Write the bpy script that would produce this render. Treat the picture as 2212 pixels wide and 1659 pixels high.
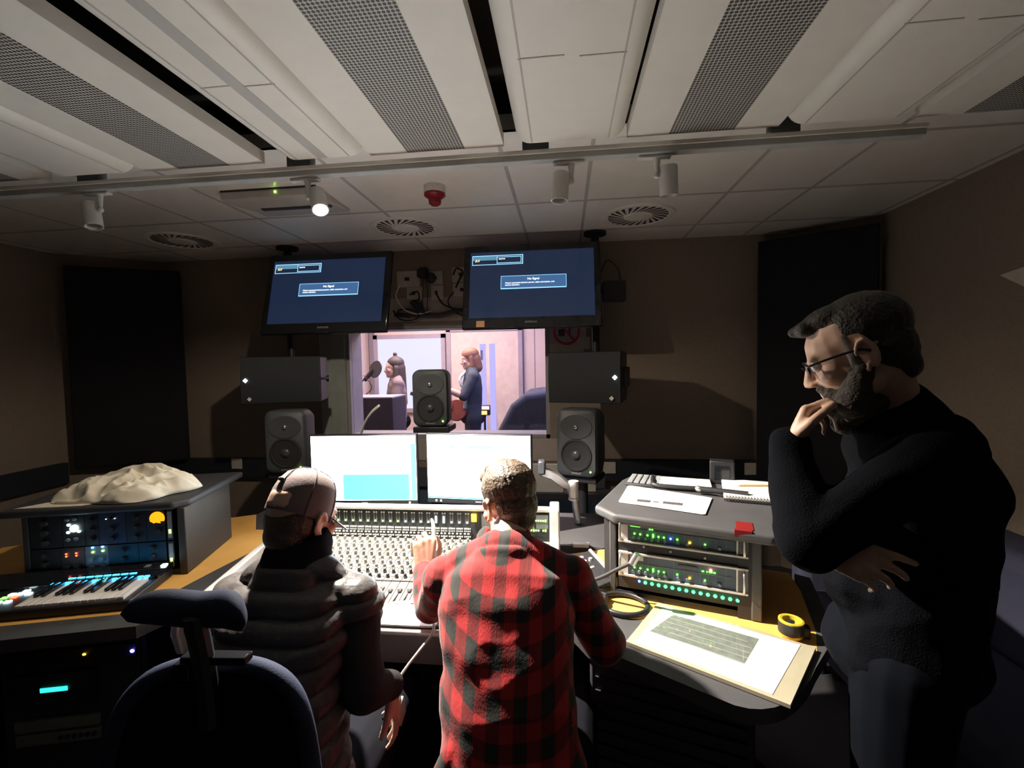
import bpy, math, random
import numpy as np
from mathutils import Matrix, Vector, Euler, noise

for _o in list(bpy.data.objects): bpy.data.objects.remove(_o)
random.seed(7)
R_ = math.radians
SC = bpy.context.scene
COL = SC.collection

# ------------------------------------------------------------------ camera
# wide phone lens: 1000 px focal length on a 2212 px wide frame
YAW, PITCH, ROLL = math.atan(.114), -.050, .018
fw = Vector((-math.sin(YAW)*math.cos(PITCH), math.cos(YAW)*math.cos(PITCH), math.sin(PITCH)))
rt = Vector((math.cos(YAW), math.sin(YAW), 0)); up = rt.cross(fw)
rt2 = math.cos(ROLL)*rt - math.sin(ROLL)*up; up2 = math.sin(ROLL)*rt + math.cos(ROLL)*up
cam_d = bpy.data.cameras.new('camera'); cam = bpy.data.objects.new('camera', cam_d); COL.objects.link(cam)
m = Matrix.Identity(4)
for i in range(3): m[i][0], m[i][1], m[i][2] = rt2[i], up2[i], -fw[i]
m[0][3], m[1][3], m[2][3] = 0, 0, 1.6
cam.matrix_world = m
cam_d.sensor_fit = 'HORIZONTAL'; cam_d.sensor_width = 36; cam_d.lens = 36*1000/2212; cam_d.clip_start = .02
SC.camera = cam
# ------------------------------------------------------------------ world, exposure
w = bpy.data.worlds.new('world'); SC.world = w; w.use_nodes = True
w.node_tree.nodes['Background'].inputs[0].default_value = (.01, .012, .02, 1)
w.node_tree.nodes['Background'].inputs[1].default_value = .3
vs = SC.view_settings; vs.view_transform = 'Standard'; vs.look = 'None'; vs.gamma = 1; vs.use_curve_mapping = False
vs.exposure = 0.95
# ------------------------------------------------------------------ room lights
def lamp_light(name, kind, loc, energy, color, aim=None, size=.1, spot=None, blend=1, size_y=None):
    d = bpy.data.lights.new(name, kind); d.energy = energy; d.color = color
    if kind == 'AREA':
        d.size = size
        if size_y: d.shape = 'RECTANGLE'; d.size_y = size_y
    else: d.shadow_soft_size = size
    if kind == 'SPOT': d.spot_size = R_(spot); d.spot_blend = blend
    o = bpy.data.objects.new(name, d); COL.objects.link(o); o.location = loc
    if aim is not None: o.rotation_euler = (Vector(aim)-Vector(loc)).to_track_quat('-Z', 'Y').to_euler()
    return o
# ceiling lights of the live room beyond the window
lamp_light('booth_ceiling_light', 'AREA', (-1.6, 5.2, 2.66), 58, (1, .78, .66), aim=(-1.6, 5.2, 0), size=1.6, size_y=.9)
lamp_light('booth_blue_light', 'AREA', (-.2, 4.4, 2.5), 14, (.45, .45, 1), aim=(-1.6, 6.4, 1.0), size=.5)
# faint fill lamp added behind the camera, no source modelled
lamp_light('rear_fill_light', 'AREA', (.3, -1.5, 2.0), .12, (1, .86, .7), aim=(-.6, 2.5, 1.3), size=1.0, size_y=1.4)

# ------------------------------------------------------------------ materials
MATS = {}
def mat(name, col, rough=.6, metal=0, emit=None, es=1.0, noise_amt=.08, scale=12, bump=0, bscale=60, coat=0, spec=.5, trans=0, alpha=1, subs=0):
    if name in MATS: return MATS[name]
    M = bpy.data.materials.new(name); M.use_nodes = True; nt = M.node_tree; b = nt.nodes['Principled BSDF']
    b.inputs['Roughness'].default_value = rough; b.inputs['Metallic'].default_value = metal
    b.inputs['Specular IOR Level'].default_value = spec
    b.inputs['Coat Weight'].default_value = coat; b.inputs['Coat Roughness'].default_value = .06
    b.inputs['Transmission Weight'].default_value = trans; b.inputs['Alpha'].default_value = alpha
    if subs: b.inputs['Subsurface Weight'].default_value = subs; b.inputs['Subsurface Radius'].default_value = (.01, .004, .002)
    tc = nt.nodes.new('ShaderNodeTexCoord')
    n = nt.nodes.new('ShaderNodeTexNoise'); n.inputs['Scale'].default_value = scale; n.inputs['Detail'].default_value = 4
    nt.links.new(tc.outputs['Object'], n.inputs['Vector'])
    r = nt.nodes.new('ShaderNodeValToRGB')
    r.color_ramp.elements[0].position = .3; r.color_ramp.elements[1].position = .7
    r.color_ramp.elements[0].color = tuple(max(0, c*(1-noise_amt)) for c in col)+(1,)
    r.color_ramp.elements[1].color = tuple(min(1, c*(1+noise_amt)) for c in col)+(1,)
    nt.links.new(n.outputs['Fac'], r.inputs['Fac']); nt.links.new(r.outputs['Color'], b.inputs['Base Color'])
    if bump:
        n2 = nt.nodes.new('ShaderNodeTexNoise'); n2.inputs['Scale'].default_value = bscale; n2.inputs['Detail'].default_value = 3
        nt.links.new(tc.outputs['Object'], n2.inputs['Vector'])
        bp = nt.nodes.new('ShaderNodeBump'); bp.inputs['Strength'].default_value = bump; bp.inputs['Distance'].default_value = .01
        nt.links.new(n2.outputs['Fac'], bp.inputs['Height']); nt.links.new(bp.outputs['Normal'], b.inputs['Normal'])
    if emit:
        b.inputs['Emission Color'].default_value = tuple(emit)+(1,); b.inputs['Emission Strength'].default_value = es
    MATS[name] = M; return M

def perforated(name, col, hole, pitch, rad):
    """round holes punched on a square grid, in object x/y"""
    M = bpy.data.materials.new(name); M.use_nodes = True; nt = M.node_tree; b = nt.nodes['Principled BSDF']; L = nt.links
    tc = nt.nodes.new('ShaderNodeTexCoord')
    v = nt.nodes.new('ShaderNodeVectorMath'); v.operation = 'SCALE'; v.inputs['Scale'].default_value = 1/pitch
    L.new(tc.outputs['Object'], v.inputs[0])
    f = nt.nodes.new('ShaderNodeVectorMath'); f.operation = 'FRACTION'; L.new(v.outputs[0], f.inputs[0])
    s = nt.nodes.new('ShaderNodeVectorMath'); s.operation = 'SUBTRACT'; s.inputs[1].default_value = (.5, .5, .5); L.new(f.outputs[0], s.inputs[0])
    mu = nt.nodes.new('ShaderNodeVectorMath'); mu.operation = 'MULTIPLY'; mu.inputs[1].default_value = (1, 1, 0); L.new(s.outputs[0], mu.inputs[0])
    ln = nt.nodes.new('ShaderNodeVectorMath'); ln.operation = 'LENGTH'; L.new(mu.outputs[0], ln.inputs[0])
    c = nt.nodes.new('ShaderNodeMath'); c.operation = 'LESS_THAN'; c.inputs[1].default_value = rad; L.new(ln.outputs['Value'], c.inputs[0])
    mx = nt.nodes.new('ShaderNodeMix'); mx.data_type = 'RGBA'
    mx.inputs[6].default_value = tuple(col)+(1,); mx.inputs[7].default_value = tuple(hole)+(1,)
    L.new(c.outputs[0], mx.inputs[0]); L.new(mx.outputs[2], b.inputs['Base Color']); b.inputs['Roughness'].default_value = .6
    MATS[name] = M; return M

def plaid(name, red, dark, pitch):
    """buffalo check woven in two directions over the cloth's own UVs (metres)"""
    M = bpy.data.materials.new(name); M.use_nodes = True; nt = M.node_tree; b = nt.nodes['Principled BSDF']; L = nt.links
    uv = nt.nodes.new('ShaderNodeUVMap'); uv.uv_map = 'cloth'
    sp = nt.nodes.new('ShaderNodeSeparateXYZ'); L.new(uv.outputs[0], sp.inputs[0])
    def stripe(sock):
        a = nt.nodes.new('ShaderNodeMath'); a.operation = 'MULTIPLY'; a.inputs[1].default_value = math.pi/pitch; L.new(sock, a.inputs[0])
        s = nt.nodes.new('ShaderNodeMath'); s.operation = 'SINE'; L.new(a.outputs[0], s.inputs[0])
        r = nt.nodes.new('ShaderNodeMapRange'); r.inputs[1].default_value = -.08; r.inputs[2].default_value = .08; L.new(s.outputs[0], r.inputs[0])
        return r.outputs[0]
    a = nt.nodes.new('ShaderNodeMath'); a.operation = 'ADD'; L.new(stripe(sp.outputs[0]), a.inputs[0]); L.new(stripe(sp.outputs[1]), a.inputs[1])
    d = nt.nodes.new('ShaderNodeMath'); d.operation = 'MULTIPLY'; d.inputs[1].default_value = .5; L.new(a.outputs[0], d.inputs[0])
    r = nt.nodes.new('ShaderNodeValToRGB'); e = r.color_ramp.elements
    e[0].color = tuple(red)+(1,); e[0].position = 0; e[1].color = tuple(dark)+(1,); e[1].position = 1
    q = r.color_ramp.elements.new(.5); q.color = tuple(.42*x+.2*y for x, y in zip(red, dark))+(1,)
    L.new(d.outputs[0], r.inputs[0]); L.new(r.outputs[0], b.inputs['Base Color']); b.inputs['Roughness'].default_value = .9
    b.inputs['Sheen Weight'].default_value = .15
    n2 = nt.nodes.new('ShaderNodeTexNoise'); n2.inputs['Scale'].default_value = 240; L.new(uv.outputs[0], n2.inputs['Vector'])
    bp = nt.nodes.new('ShaderNodeBump'); bp.inputs['Strength'].default_value = .35; bp.inputs['Distance'].default_value = .002
    L.new(n2.outputs['Fac'], bp.inputs['Height']); L.new(bp.outputs['Normal'], b.inputs['Normal'])
    MATS[name] = M; return M

def glass_mat(name, tint=(1, 1, 1), gloss=.12):
    M = bpy.data.materials.new(name); M.use_nodes = True; nt = M.node_tree; L = nt.links
    nt.nodes.remove(nt.nodes['Principled BSDF']); out = nt.nodes['Material Output']
    t = nt.nodes.new('ShaderNodeBsdfTransparent'); t.inputs[0].default_value = tuple(tint)+(1,)
    g = nt.nodes.new('ShaderNodeBsdfGlossy'); g.inputs['Roughness'].default_value = .02
    fr = nt.nodes.new('ShaderNodeFresnel'); fr.inputs[0].default_value = 1.45
    ml = nt.nodes.new('ShaderNodeMath'); ml.operation = 'MULTIPLY'; ml.inputs[1].default_value = gloss*8; L.new(fr.outputs[0], ml.inputs[0])
    ge = nt.nodes.new('ShaderNodeNewGeometry'); iv = nt.nodes.new('ShaderNodeMath'); iv.operation = 'SUBTRACT'; iv.inputs[0].default_value = 1; L.new(ge.outputs['Backfacing'], iv.inputs[1])
    m2 = nt.nodes.new('ShaderNodeMath'); m2.operation = 'MULTIPLY'; L.new(ml.outputs[0], m2.inputs[0]); L.new(iv.outputs[0], m2.inputs[1])
    mx = nt.nodes.new('ShaderNodeMixShader'); L.new(m2.outputs[0], mx.inputs[0]); L.new(t.outputs[0], mx.inputs[1]); L.new(g.outputs[0], mx.inputs[2])
    L.new(mx.outputs[0], out.inputs[0]); MATS[name] = M; return M

def em(name, col, s): return mat(name, (.02, .02, .02), emit=col, es=s, noise_amt=0)

# ------------------------------------------------------------------ mesh builder
class MB:
    def __init__(s, M=None): s.v = []; s.f = []; s.mi = []; s.M = M or Matrix.Identity(4); s.k = 0
    def add(s, vs, fs):
        o = len(s.v); s.v += [tuple(s.M @ Vector(v)) for v in vs]; s.f += [tuple(i+o for i in f) for f in fs]; s.mi += [s.k]*len(fs); return s
    def box(s, c, d, rz=0, rx=0, ry=0):
        m = Matrix.Translation(c) @ Euler((rx, ry, rz)).to_matrix().to_4x4()
        x, y, z = d[0]/2, d[1]/2, d[2]/2
        vs = [m @ Vector(p) for p in ((-x,-y,-z),(x,-y,-z),(x,y,-z),(-x,y,-z),(-x,-y,z),(x,-y,z),(x,y,z),(-x,y,z))]
        return s.add(vs, [(0,3,2,1),(4,5,6,7),(0,1,5,4),(1,2,6,5),(2,3,7,6),(3,0,4,7)])
    def bb(s, x0, x1, y0, y1, z0, z1): return s.box(((x0+x1)/2, (y0+y1)/2, (z0+z1)/2), (abs(x1-x0), abs(y1-y0), abs(z1-z0)))
    def cyl(s, p0, p1, r0, r1=None, n=20, cap=True):
        r1 = r0 if r1 is None else r1; p0, p1 = Vector(p0), Vector(p1); q = (p1-p0).to_track_quat('Z', 'Y')
        vs = []
        for p, r in ((p0, r0), (p1, r1)):
            for i in range(n): a = 2*math.pi*i/n; vs.append(p + q @ Vector((r*math.cos(a), r*math.sin(a), 0)))
        fs = [(i, (i+1) % n, n+(i+1) % n, n+i) for i in range(n)]
        if cap: fs += [tuple(range(n-1, -1, -1)), tuple(range(n, 2*n))]
        return s.add(vs, fs)
    def lathe(s, prof, n=28, M=None, close=True):
        M = M or Matrix.Identity(4); vs = []; fs = []
        for r, z in prof:
            for i in range(n): a = 2*math.pi*i/n; vs.append(M @ Vector((r*math.cos(a), r*math.sin(a), z)))
        for j in range(len(prof)-1):
            for i in range(n): fs.append((j*n+i, j*n+(i+1) % n, (j+1)*n+(i+1) % n, (j+1)*n+i))
        if close: fs += [tuple(range(n-1, -1, -1)), tuple(range((len(prof)-1)*n, len(prof)*n))]
        return s.add(vs, fs)
    def ell(s, c, r, rot=None, n=16):
        if not hasattr(r, '__len__'): r = (r, r, r)
        q = (rot if isinstance(rot, Matrix) else Euler(rot or (0, 0, 0)).to_matrix())
        c = Vector(c); vs = [c+q @ Vector((0, 0, -r[2]))]; fs = []; h = max(5, n//2)
        for j in range(1, h):
            t = -math.pi/2+math.pi*j/h
            for i in range(n): a = 2*math.pi*i/n; vs.append(c+q @ Vector((r[0]*math.cos(t)*math.cos(a), r[1]*math.cos(t)*math.sin(a), r[2]*math.sin(t))))
        vs.append(c+q @ Vector((0, 0, r[2])))
        fs += [(0, 1+(i+1) % n, 1+i) for i in range(n)]
        for j in range(h-2):
            for i in range(n): a = 1+j*n; fs.append((a+i, a+(i+1) % n, a+n+(i+1) % n, a+n+i))
        a = 1+(h-2)*n; fs += [(a+i, a+(i+1) % n, len(vs)-1) for i in range(n)]
        return s.add(vs, fs)
    def cap(s, p0, p1, r0, r1=None, n=14):
        r1 = r0 if r1 is None else r1; p0, p1 = Vector(p0), Vector(p1); d = (p1-p0); L = d.length
        if L < 1e-6: return s.ell(p0, max(r0, r1), n=n)
        m = Matrix.Translation(p0) @ d.to_track_quat('Z', 'Y').to_matrix().to_4x4()
        k = max(-.95, min(.95, (r0-r1)/L)); t0 = math.asin(k); pr = []
        for j in range(6): t = -math.pi/2+.03+(t0+math.pi/2-.03)*j/5; pr.append((r0*math.cos(t), r0*math.sin(t)))
        for j in range(6): t = t0+(math.pi/2-.03-t0)*j/5; pr.append((r1*math.cos(t), L+r1*math.sin(t)))
        return s.lathe(pr, n, m)
    def chain(s, pts, rs, n=14):
        for i in range(len(pts)-1): s.cap(pts[i], pts[i+1], rs[i], rs[i+1], n)
        return s
    def loft(s, rings, n=28, power=2.0):
        """rings: (centre, half-width vector, half-depth vector)"""
        vs = []; fs = []
        for c, a, b in rings:
            c, a, b = Vector(c), Vector(a), Vector(b)
            for i in range(n):
                t = 2*math.pi*i/n; x, y = math.cos(t), math.sin(t)
                e = 2/power; x = math.copysign(abs(x)**e, x); y = math.copysign(abs(y)**e, y)
                vs.append(c+a*x+b*y)
        for j in range(len(rings)-1):
            for i in range(n): fs.append((j*n+i, j*n+(i+1) % n, (j+1)*n+(i+1) % n, (j+1)*n+i))
        fs += [tuple(range(n-1, -1, -1)), tuple(range((len(rings)-1)*n, len(rings)*n))]
        return s.add(vs, fs)
    def prism(s, poly, z0, z1):
        n = len(poly); vs = [(x, y, z0) for x, y in poly]+[(x, y, z1) for x, y in poly]
        return s.add(vs, [tuple(range(n-1, -1, -1)), tuple(range(n, 2*n))]+[(i, (i+1) % n, n+(i+1) % n, n+i) for i in range(n)])
    def extr(s, poly, x0, x1):
        """(y, z) outline pushed along x"""
        n = len(poly); vs = [(x0, y, z) for y, z in poly]+[(x1, y, z) for y, z in poly]
        return s.add(vs, [tuple(range(n)), tuple(range(2*n-1, n-1, -1))]+[((i+1) % n, i, n+i, n+(i+1) % n) for i in range(n)])
    def extry(s, poly, y0, y1):
        """(x, z) outline pushed along y"""
        n = len(poly); vs = [(x, y0, z) for x, z in poly]+[(x, y1, z) for x, z in poly]
        return s.add(vs, [tuple(range(n-1, -1, -1)), tuple(range(n, 2*n))]+[(i, (i+1) % n, n+(i+1) % n, n+i) for i in range(n)])
    def tube(s, pts, r, n=8, sub=6, closed=False):
        P = [Vector(p) for p in pts]
        if sub > 1 and len(P) > 2:
            Q = []; N = len(P)
            for i in range(N if closed else N-1):
                p = [P[(i+k) % N] if closed else P[max(0, min(N-1, i+k))] for k in (-1, 0, 1, 2)]
                for j in range(sub):
                    t = j/sub; Q.append(.5*((2*p[1])+(-p[0]+p[2])*t+(2*p[0]-5*p[1]+4*p[2]-p[3])*t*t+(-p[0]+3*p[1]-3*p[2]+p[3])*t**3))
            if not closed: Q.append(P[-1])
            P = Q
        N = len(P); vs = []; fs = []; prev = None
        for i in range(N):
            d = (P[(i+1) % N]-P[i-1]) if closed else (P[min(N-1, i+1)]-P[max(0, i-1)])
            d.normalize()
            if prev is None:
                a = d.orthogonal().normalized()
            else: a = (prev-d*prev.dot(d)).normalized()
            prev = a; b = d.cross(a)
            for k in range(n): t = 2*math.pi*k/n; vs.append(P[i]+r*(math.cos(t)*a+math.sin(t)*b))
        for i in range(N if closed else N-1):
            j = (i+1) % N
            for k in range(n): fs.append((i*n+k, i*n+(k+1) % n, j*n+(k+1) % n, j*n+k))
        if not closed: fs += [tuple(range(n-1, -1, -1)), tuple(range((N-1)*n, N*n))]
        return s.add(vs, fs)
    def mesh(s, name, mats, Minv=None, smooth=35):
        me = bpy.data.meshes.new(name)
        V = [tuple(Minv @ Vector(v)) for v in s.v] if Minv else s.v
        me.from_pydata(V, [], s.f); me.update()
        for m in (mats if isinstance(mats, (list, tuple)) else [mats]): me.materials.append(m)
        if any(s.mi): me.polygons.foreach_set('material_index', s.mi)
        me.polygons.foreach_set('use_smooth', [True]*len(me.polygons))
        if smooth < 180: me.set_sharp_from_angle(angle=R_(smooth))
        return me
    def build(s, name, mats, parent=None, world=False, bevel=0, smooth=35, seg=2):
        Mi = None
        if parent is not None and world: Mi = MW(parent).inverted()
        o = bpy.data.objects.new(name, s.mesh(name, mats, Mi, smooth)); COL.objects.link(o)
        if parent is not None: o.parent = parent
        if bevel: b = o.modifiers.new('edge', 'BEVEL'); b.width = bevel; b.segments = seg; b.limit_method = 'ANGLE'; b.angle_limit = R_(40)
        return o
def MW(o):
    m = Matrix.LocRotScale(o.location, o.rotation_euler, o.scale)
    return MW(o.parent) @ m if o.parent else m
def thing(name, label, cat, loc=(0, 0, 0), rz=0, group=None):
    o = bpy.data.objects.new(name, None); COL.objects.link(o); o.empty_display_size = .05
    o.location = loc; o.rotation_euler = (0, 0, rz); return tag(o, label, cat, group)
def tag(o, label, cat, group=None):
    o['label'] = label; o['category'] = cat
    if group: o['group'] = group
    return o
def struct(o): o['kind'] = 'structure'; return o
def stuff(o): o['kind'] = 'stuff'; return o
def lab(o, l): o['label'] = l; return o
def copy_thing(r, loc=None, rz=None, label=None):
    def rec(o, p):
        c = o.copy(); COL.objects.link(c); c.parent = p
        for ch in o.children: rec(ch, c)
        return c
    n = rec(r, None)
    if loc is not None: n.location = loc
    if rz is not None: n.rotation_euler = (0, 0, rz)
    if label: n['label'] = label
    return n
def text(s, size, name, m, parent, M, depth=.0006, align='LEFT'):
    c = bpy.data.curves.new('t', 'FONT'); c.body = s; c.size = size; c.extrude = depth; c.align_x = align
    t = bpy.data.objects.new('t', c); COL.objects.link(t)
    bpy.context.view_layer.update()
    me = bpy.data.meshes.new_from_object(t.evaluated_get(bpy.context.evaluated_depsgraph_get()))
    bpy.data.objects.remove(t); me.transform(M); me.name = name; me.materials.clear(); me.materials.append(m)
    o = bpy.data.objects.new(name, me); COL.objects.link(o); o.parent = parent; return o
FACE = Matrix.Rotation(R_(90), 4, 'X')     # text that stands up and faces -y

def blob(name, mb, m, parent, voxel=.006, smooth_it=4, world=True, disp=None, uv=False):
    """one continuous skin grown over the overlapping forms in mb"""
    me = bpy.data.meshes.new('b'); me.from_pydata(mb.v, [], mb.f); me.update()
    o = bpy.data.objects.new('b', me); COL.objects.link(o)
    r = o.modifiers.new('r', 'REMESH'); r.mode = 'VOXEL'; r.voxel_size = voxel
    if smooth_it: s = o.modifiers.new('s', 'SMOOTH'); s.iterations = smooth_it; s.factor = .5
    bpy.context.view_layer.update()
    e = bpy.data.meshes.new_from_object(o.evaluated_get(bpy.context.evaluated_depsgraph_get()))
    bpy.data.objects.remove(o); bpy.data.meshes.remove(me)
    if disp:
        N = [v.normal.copy() for v in e.vertices]
        for v, n in zip(e.vertices, N): v.co += n*disp(v.co, n)
    if uv:
        L = e.uv_layers.new(name='cloth')
        for p in e.polygons:
            n = p.normal
            for li in p.loop_indices:
                c = e.vertices[e.loops[li].vertex_index].co
                L.data[li].uv = uv(c, n)
    if world and parent is not None: e.transform(MW(parent).inverted())
    e.name = name; e.materials.clear(); e.materials.append(m)
    e.polygons.foreach_set('use_smooth', [True]*len(e.polygons))
    ob = bpy.data.objects.new(name, e); COL.objects.link(ob); ob.parent = parent; return ob

# shared materials
M_white = mat('white_ceiling_paint', (.80, .77, .71), .55, noise_amt=.02)
M_tile = mat('ceiling_tile', (.88, .85, .80), .30, noise_amt=.02, bump=.05, bscale=300)
M_grid = mat('ceiling_grid', (.50, .49, .47), .45, noise_amt=.02)
M_void = mat('ceiling_void', (.03, .025, .02), .9)
M_wall = mat('fabric_wall', (.28, .225, .18), .9, noise_amt=.08, scale=90, bump=.25, bscale=400)
M_plaster = mat('wall_plaster', (.46, .40, .36), .8, noise_amt=.04, bump=.1, bscale=120)
M_black = mat('black_plastic', (.018, .019, .022), .45, noise_amt=.1)
M_gloss = mat('glossy_black', (.012, .013, .016), .12)
M_dark = mat('dark_charcoal', (.035, .036, .042), .6)
M_foam = mat('black_acoustic_fabric', (.012, .012, .016), .95, bump=.3, bscale=300)
M_steel = mat('brushed_metal', (.55, .55, .56), .35, metal=.9)
M_alu = mat('pale_aluminium', (.80, .79, .77), .35, metal=.35)
M_deskgrey = mat('grey_desk_laminate', (.07, .07, .074), .5, bump=.15, bscale=500)
M_wood = mat('orange_beech', (.80, .44, .12), .45, noise_amt=.10, scale=6)
M_whiteplastic = mat('white_plastic', (.72, .69, .65), .45, noise_amt=.03)
M_paper = mat('paper', (.86, .83, .78), .8, noise_amt=.02)
M_ink = mat('printed_ink', (.07, .065, .07), .7)
M_greyink = mat('pale_grey_print', (.55, .53, .50), .8)
M_rubber = mat('black_rubber', (.02, .02, .02), .8)
M_spk = mat('graphite_speaker_shell', (.052, .06, .068), .5, bump=.1, bscale=500)
M_cone = mat('speaker_cone', (.02, .022, .026), .55)
E_green = em('green_led', (.12, 1, .06), 3.2)
E_lime = em('lime_led', (.55, 1, .1), 5)
E_blue = em('blue_led', (.05, .2, 1), 8)
E_white = em('white_led', (.7, .95, 1), 6)
E_red = em('red_led', (1, .06, .02), 5)
E_amber = em('amber_led', (1, .5, .02), 5)
E_cyan = em('cyan_led', (.05, .5, .9), 2.2)
E_teal = em('teal_display', (.02, .8, .55), 1.5)
E_emerald = em('emerald_led', (.05, 1, .22), 3.2)
E_orange = em('orange_meter', (1, .27, .004), 1.15)
E_mark = em('lit_diamond', (.8, .95, 1), 5)
E_text = em('screen_text', (.8, .85, .95), 1.2)
E_frame = em('menu_frame', (.22, .45, .65), 1.0)
E_otext = em('menu_orange', (1, .5, .2), 1.5)
M_txt = mat('printed_grey_lettering', (.35, .36, .38), .5)
# ================================================================== ROOM
YB, CH, XL, XR, YF = 3.66, 2.5, -3.96, 2.05, -1.9     # back wall, ceiling, side walls, wall behind the viewer
WX0, WX1, WZ0, WZ1 = -1.80, -.12, .98, 1.90          # opening of the studio window
struct(MB().bb(XL-.1, XR+.1, YF-.1, YB+.25, -.06, 0).build('floor', mat('dark_carpet', (.03, .03, .035), .95, bump=.3, bscale=300)))
b = MB()
b.bb(XL-.1, WX0, YB, YB+.25, 0, 2.7); b.bb(WX1, XR+.1, YB, YB+.25, 0, 2.7)
b.bb(WX0, WX1, YB, YB+.25, 0, WZ0); b.bb(WX0, WX1, YB, YB+.25, WZ1, 2.7)
struct(b.build('wall_back', M_wall))
struct(MB().bb(XL-.1, XL, YF, YB, 0, 2.7).build('wall_left', M_wall))
struct(MB().bb(XR, XR+.1, YF, YB, 0, 2.7).build('wall_right', M_wall))
struct(MB().bb(XL-.1, XR+.1, YF-.1, YF, 0, 2.7).build('wall_front', mat('absorbing_black_wall', (.03, .028, .026), .95, spec=.1)))  # unseen wall, blackened so it throws little fill onto the men's backs
# splayed corner walls
struct(MB().prism([(XL, 3.20), (-3.42, YB), (XL, YB)], 0, 2.5).build('wall_left_corner', M_wall))
struct(MB().prism([(XR, 3.28), (XR, YB), (1.62, YB)], 0, 2.5).build('wall_right_corner', M_wall))
# pale plaster zone around the window, with grey-green boarded reveal at its left
b = MB(); b.bb(WX0-.22, WX0-.004, YB-.012, YB-.001, .98, 1.93); b.bb(WX0-.14, WX0-.135, YB-.016, YB-.012, .98, 1.93); b.bb(WX0-.06, WX0-.055, YB-.016, YB-.012, .98, 1.93)
struct(b.build('trim_1', mat('grey_green_board', (.33, .36, .33), .6)))
b = MB(); b.bb(WX0-.22, WX1+.42, YB-.010, YB-.001, 1.93, 2.12)
struct(b.build('trim_2', M_plaster))
# pale lintel boards and apron below the window
struct(MB().bb(WX0-.22, WX1+.42, YB-.010, YB-.001, .80, .98).build('trim_3', M_plaster))
# window
wn = bpy.data.objects.new('window_1', None); COL.objects.link(wn); struct(wn)
b = MB(); t = .03
b.bb(WX0, WX0+t, YB+.01, YB+.24, WZ0, WZ1); b.bb(WX1-t, WX1, YB+.01, YB+.24, WZ0, WZ1)
b.bb(WX0, WX1, YB+.01, YB+.24, WZ0, WZ0+t); b.bb(WX0, WX1, YB+.01, YB+.24, WZ1-t, WZ1)
b.build('window_frame', mat('window_frame_paint', (.34, .34, .36), .5), wn)
G = glass_mat('window_glass', (.90, .90, .97), .10)
MB().bb(WX0+t, WX1-t, YB+.05, YB+.056, WZ0+t, WZ1-t).build('pane', G, wn)
# dark dado trunking along the walls
b = MB(); b.bb(-3.42, -2.02, YB-.07, YB, .66, .81); b.bb(WX1+.42, 1.62, YB-.07, YB, .66, .82)
struct(b.build('trim_4', mat('dark_trunking', (.02, .025, .035), .6)))
b = MB(); b.bb(WX0-.22, WX1+.42, YB-.07, YB, .60, .74)
struct(b.build('trim_5', mat('slate_trunking', (.08, .09, .11), .6)))
b = MB(); b.bb(XL, XL+.06, -.5, 3.2, .70, .86)
struct(b.build('trim_6', MATS['dark_trunking']))
b = MB(); b.bb(WX0-.22, WX1+.42, YB-.02, YB-.001, .02, .60)
struct(b.build('trim_7', mat('blue_fabric_dado', (.10, .15, .22), .85)))
# tiled ceiling beyond the light track and black void above the baffles
b = MB(); b.bb(XL-.1, XR+.1, 1.84, YB, 2.5, 2.56)
xs = [-3.86, -3.06, -2.26, -1.86, -1.06, -.26, .13, .9, 1.33, 2.0]
b.k = 1
for x in xs: b.bb(x-.009, x+.009, 1.84, YB, 2.4985, 2.5)
for y in (2.09, 2.70, 3.31): b.bb(XL, XR, y-.009, y+.009, 2.498, 2.5)
b.k = 2
b.bb(XL-.1, XR+.1, YF, 1.84, 2.68, 2.72)
b.bb(XL-.1, XR+.1, 1.84, 1.86, 2.5, 2.72)
struct(b.build('ceiling', [M_tile, M_grid, M_void]))
# baffles: flat perforated panels and rounded tubs, run along the room
PERF = perforated('perforated_metal', (.50, .48, .45), (.05, .045, .04), .0115, .40)
WHERE = {-1.73: 'left of the lit spotlight, beyond the dark gap', -.75: 'just left of the middle of the ceiling',
         .24: 'just right of the middle of the ceiling', -2.71: 'at the far left edge of the ceiling', 1.22: 'dim, nearest the right wall'}
for x0 in (-2.71, -1.73, -.75, .24, 1.22):
    r = thing('perforated_ceiling_panel', 'flat white ceiling panel with a perforated strip, '+WHERE[x0], 'ceiling panel', (x0, 0, 2.42), 0, 'flat perforated panels hung under the ceiling')
    b = MB(); y0, y1 = .25, 1.80
    b.bb(0, .15, y0, y1, 0, .012); b.bb(.38, .53, y0, y1, 0, .012); b.bb(0, .006, y0, y1, .012, .045); b.bb(.524, .53, y0, y1, .012, .045)
    b.bb(.15, .38, y0, y1, .012, .02)
    b.build('tray', M_white, r)
    MB().bb(.15, .38, y0, y1, .001, .012).build('perforated_strip', PERF, r)
TUB = {-2.14: 'at the left, its end by the dim spotlight', -1.10: 'beside the long dark gap, with tile joints',
       -.17: 'in the middle of the ceiling', .785: 'at the right, with a long soft highlight'}
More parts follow.
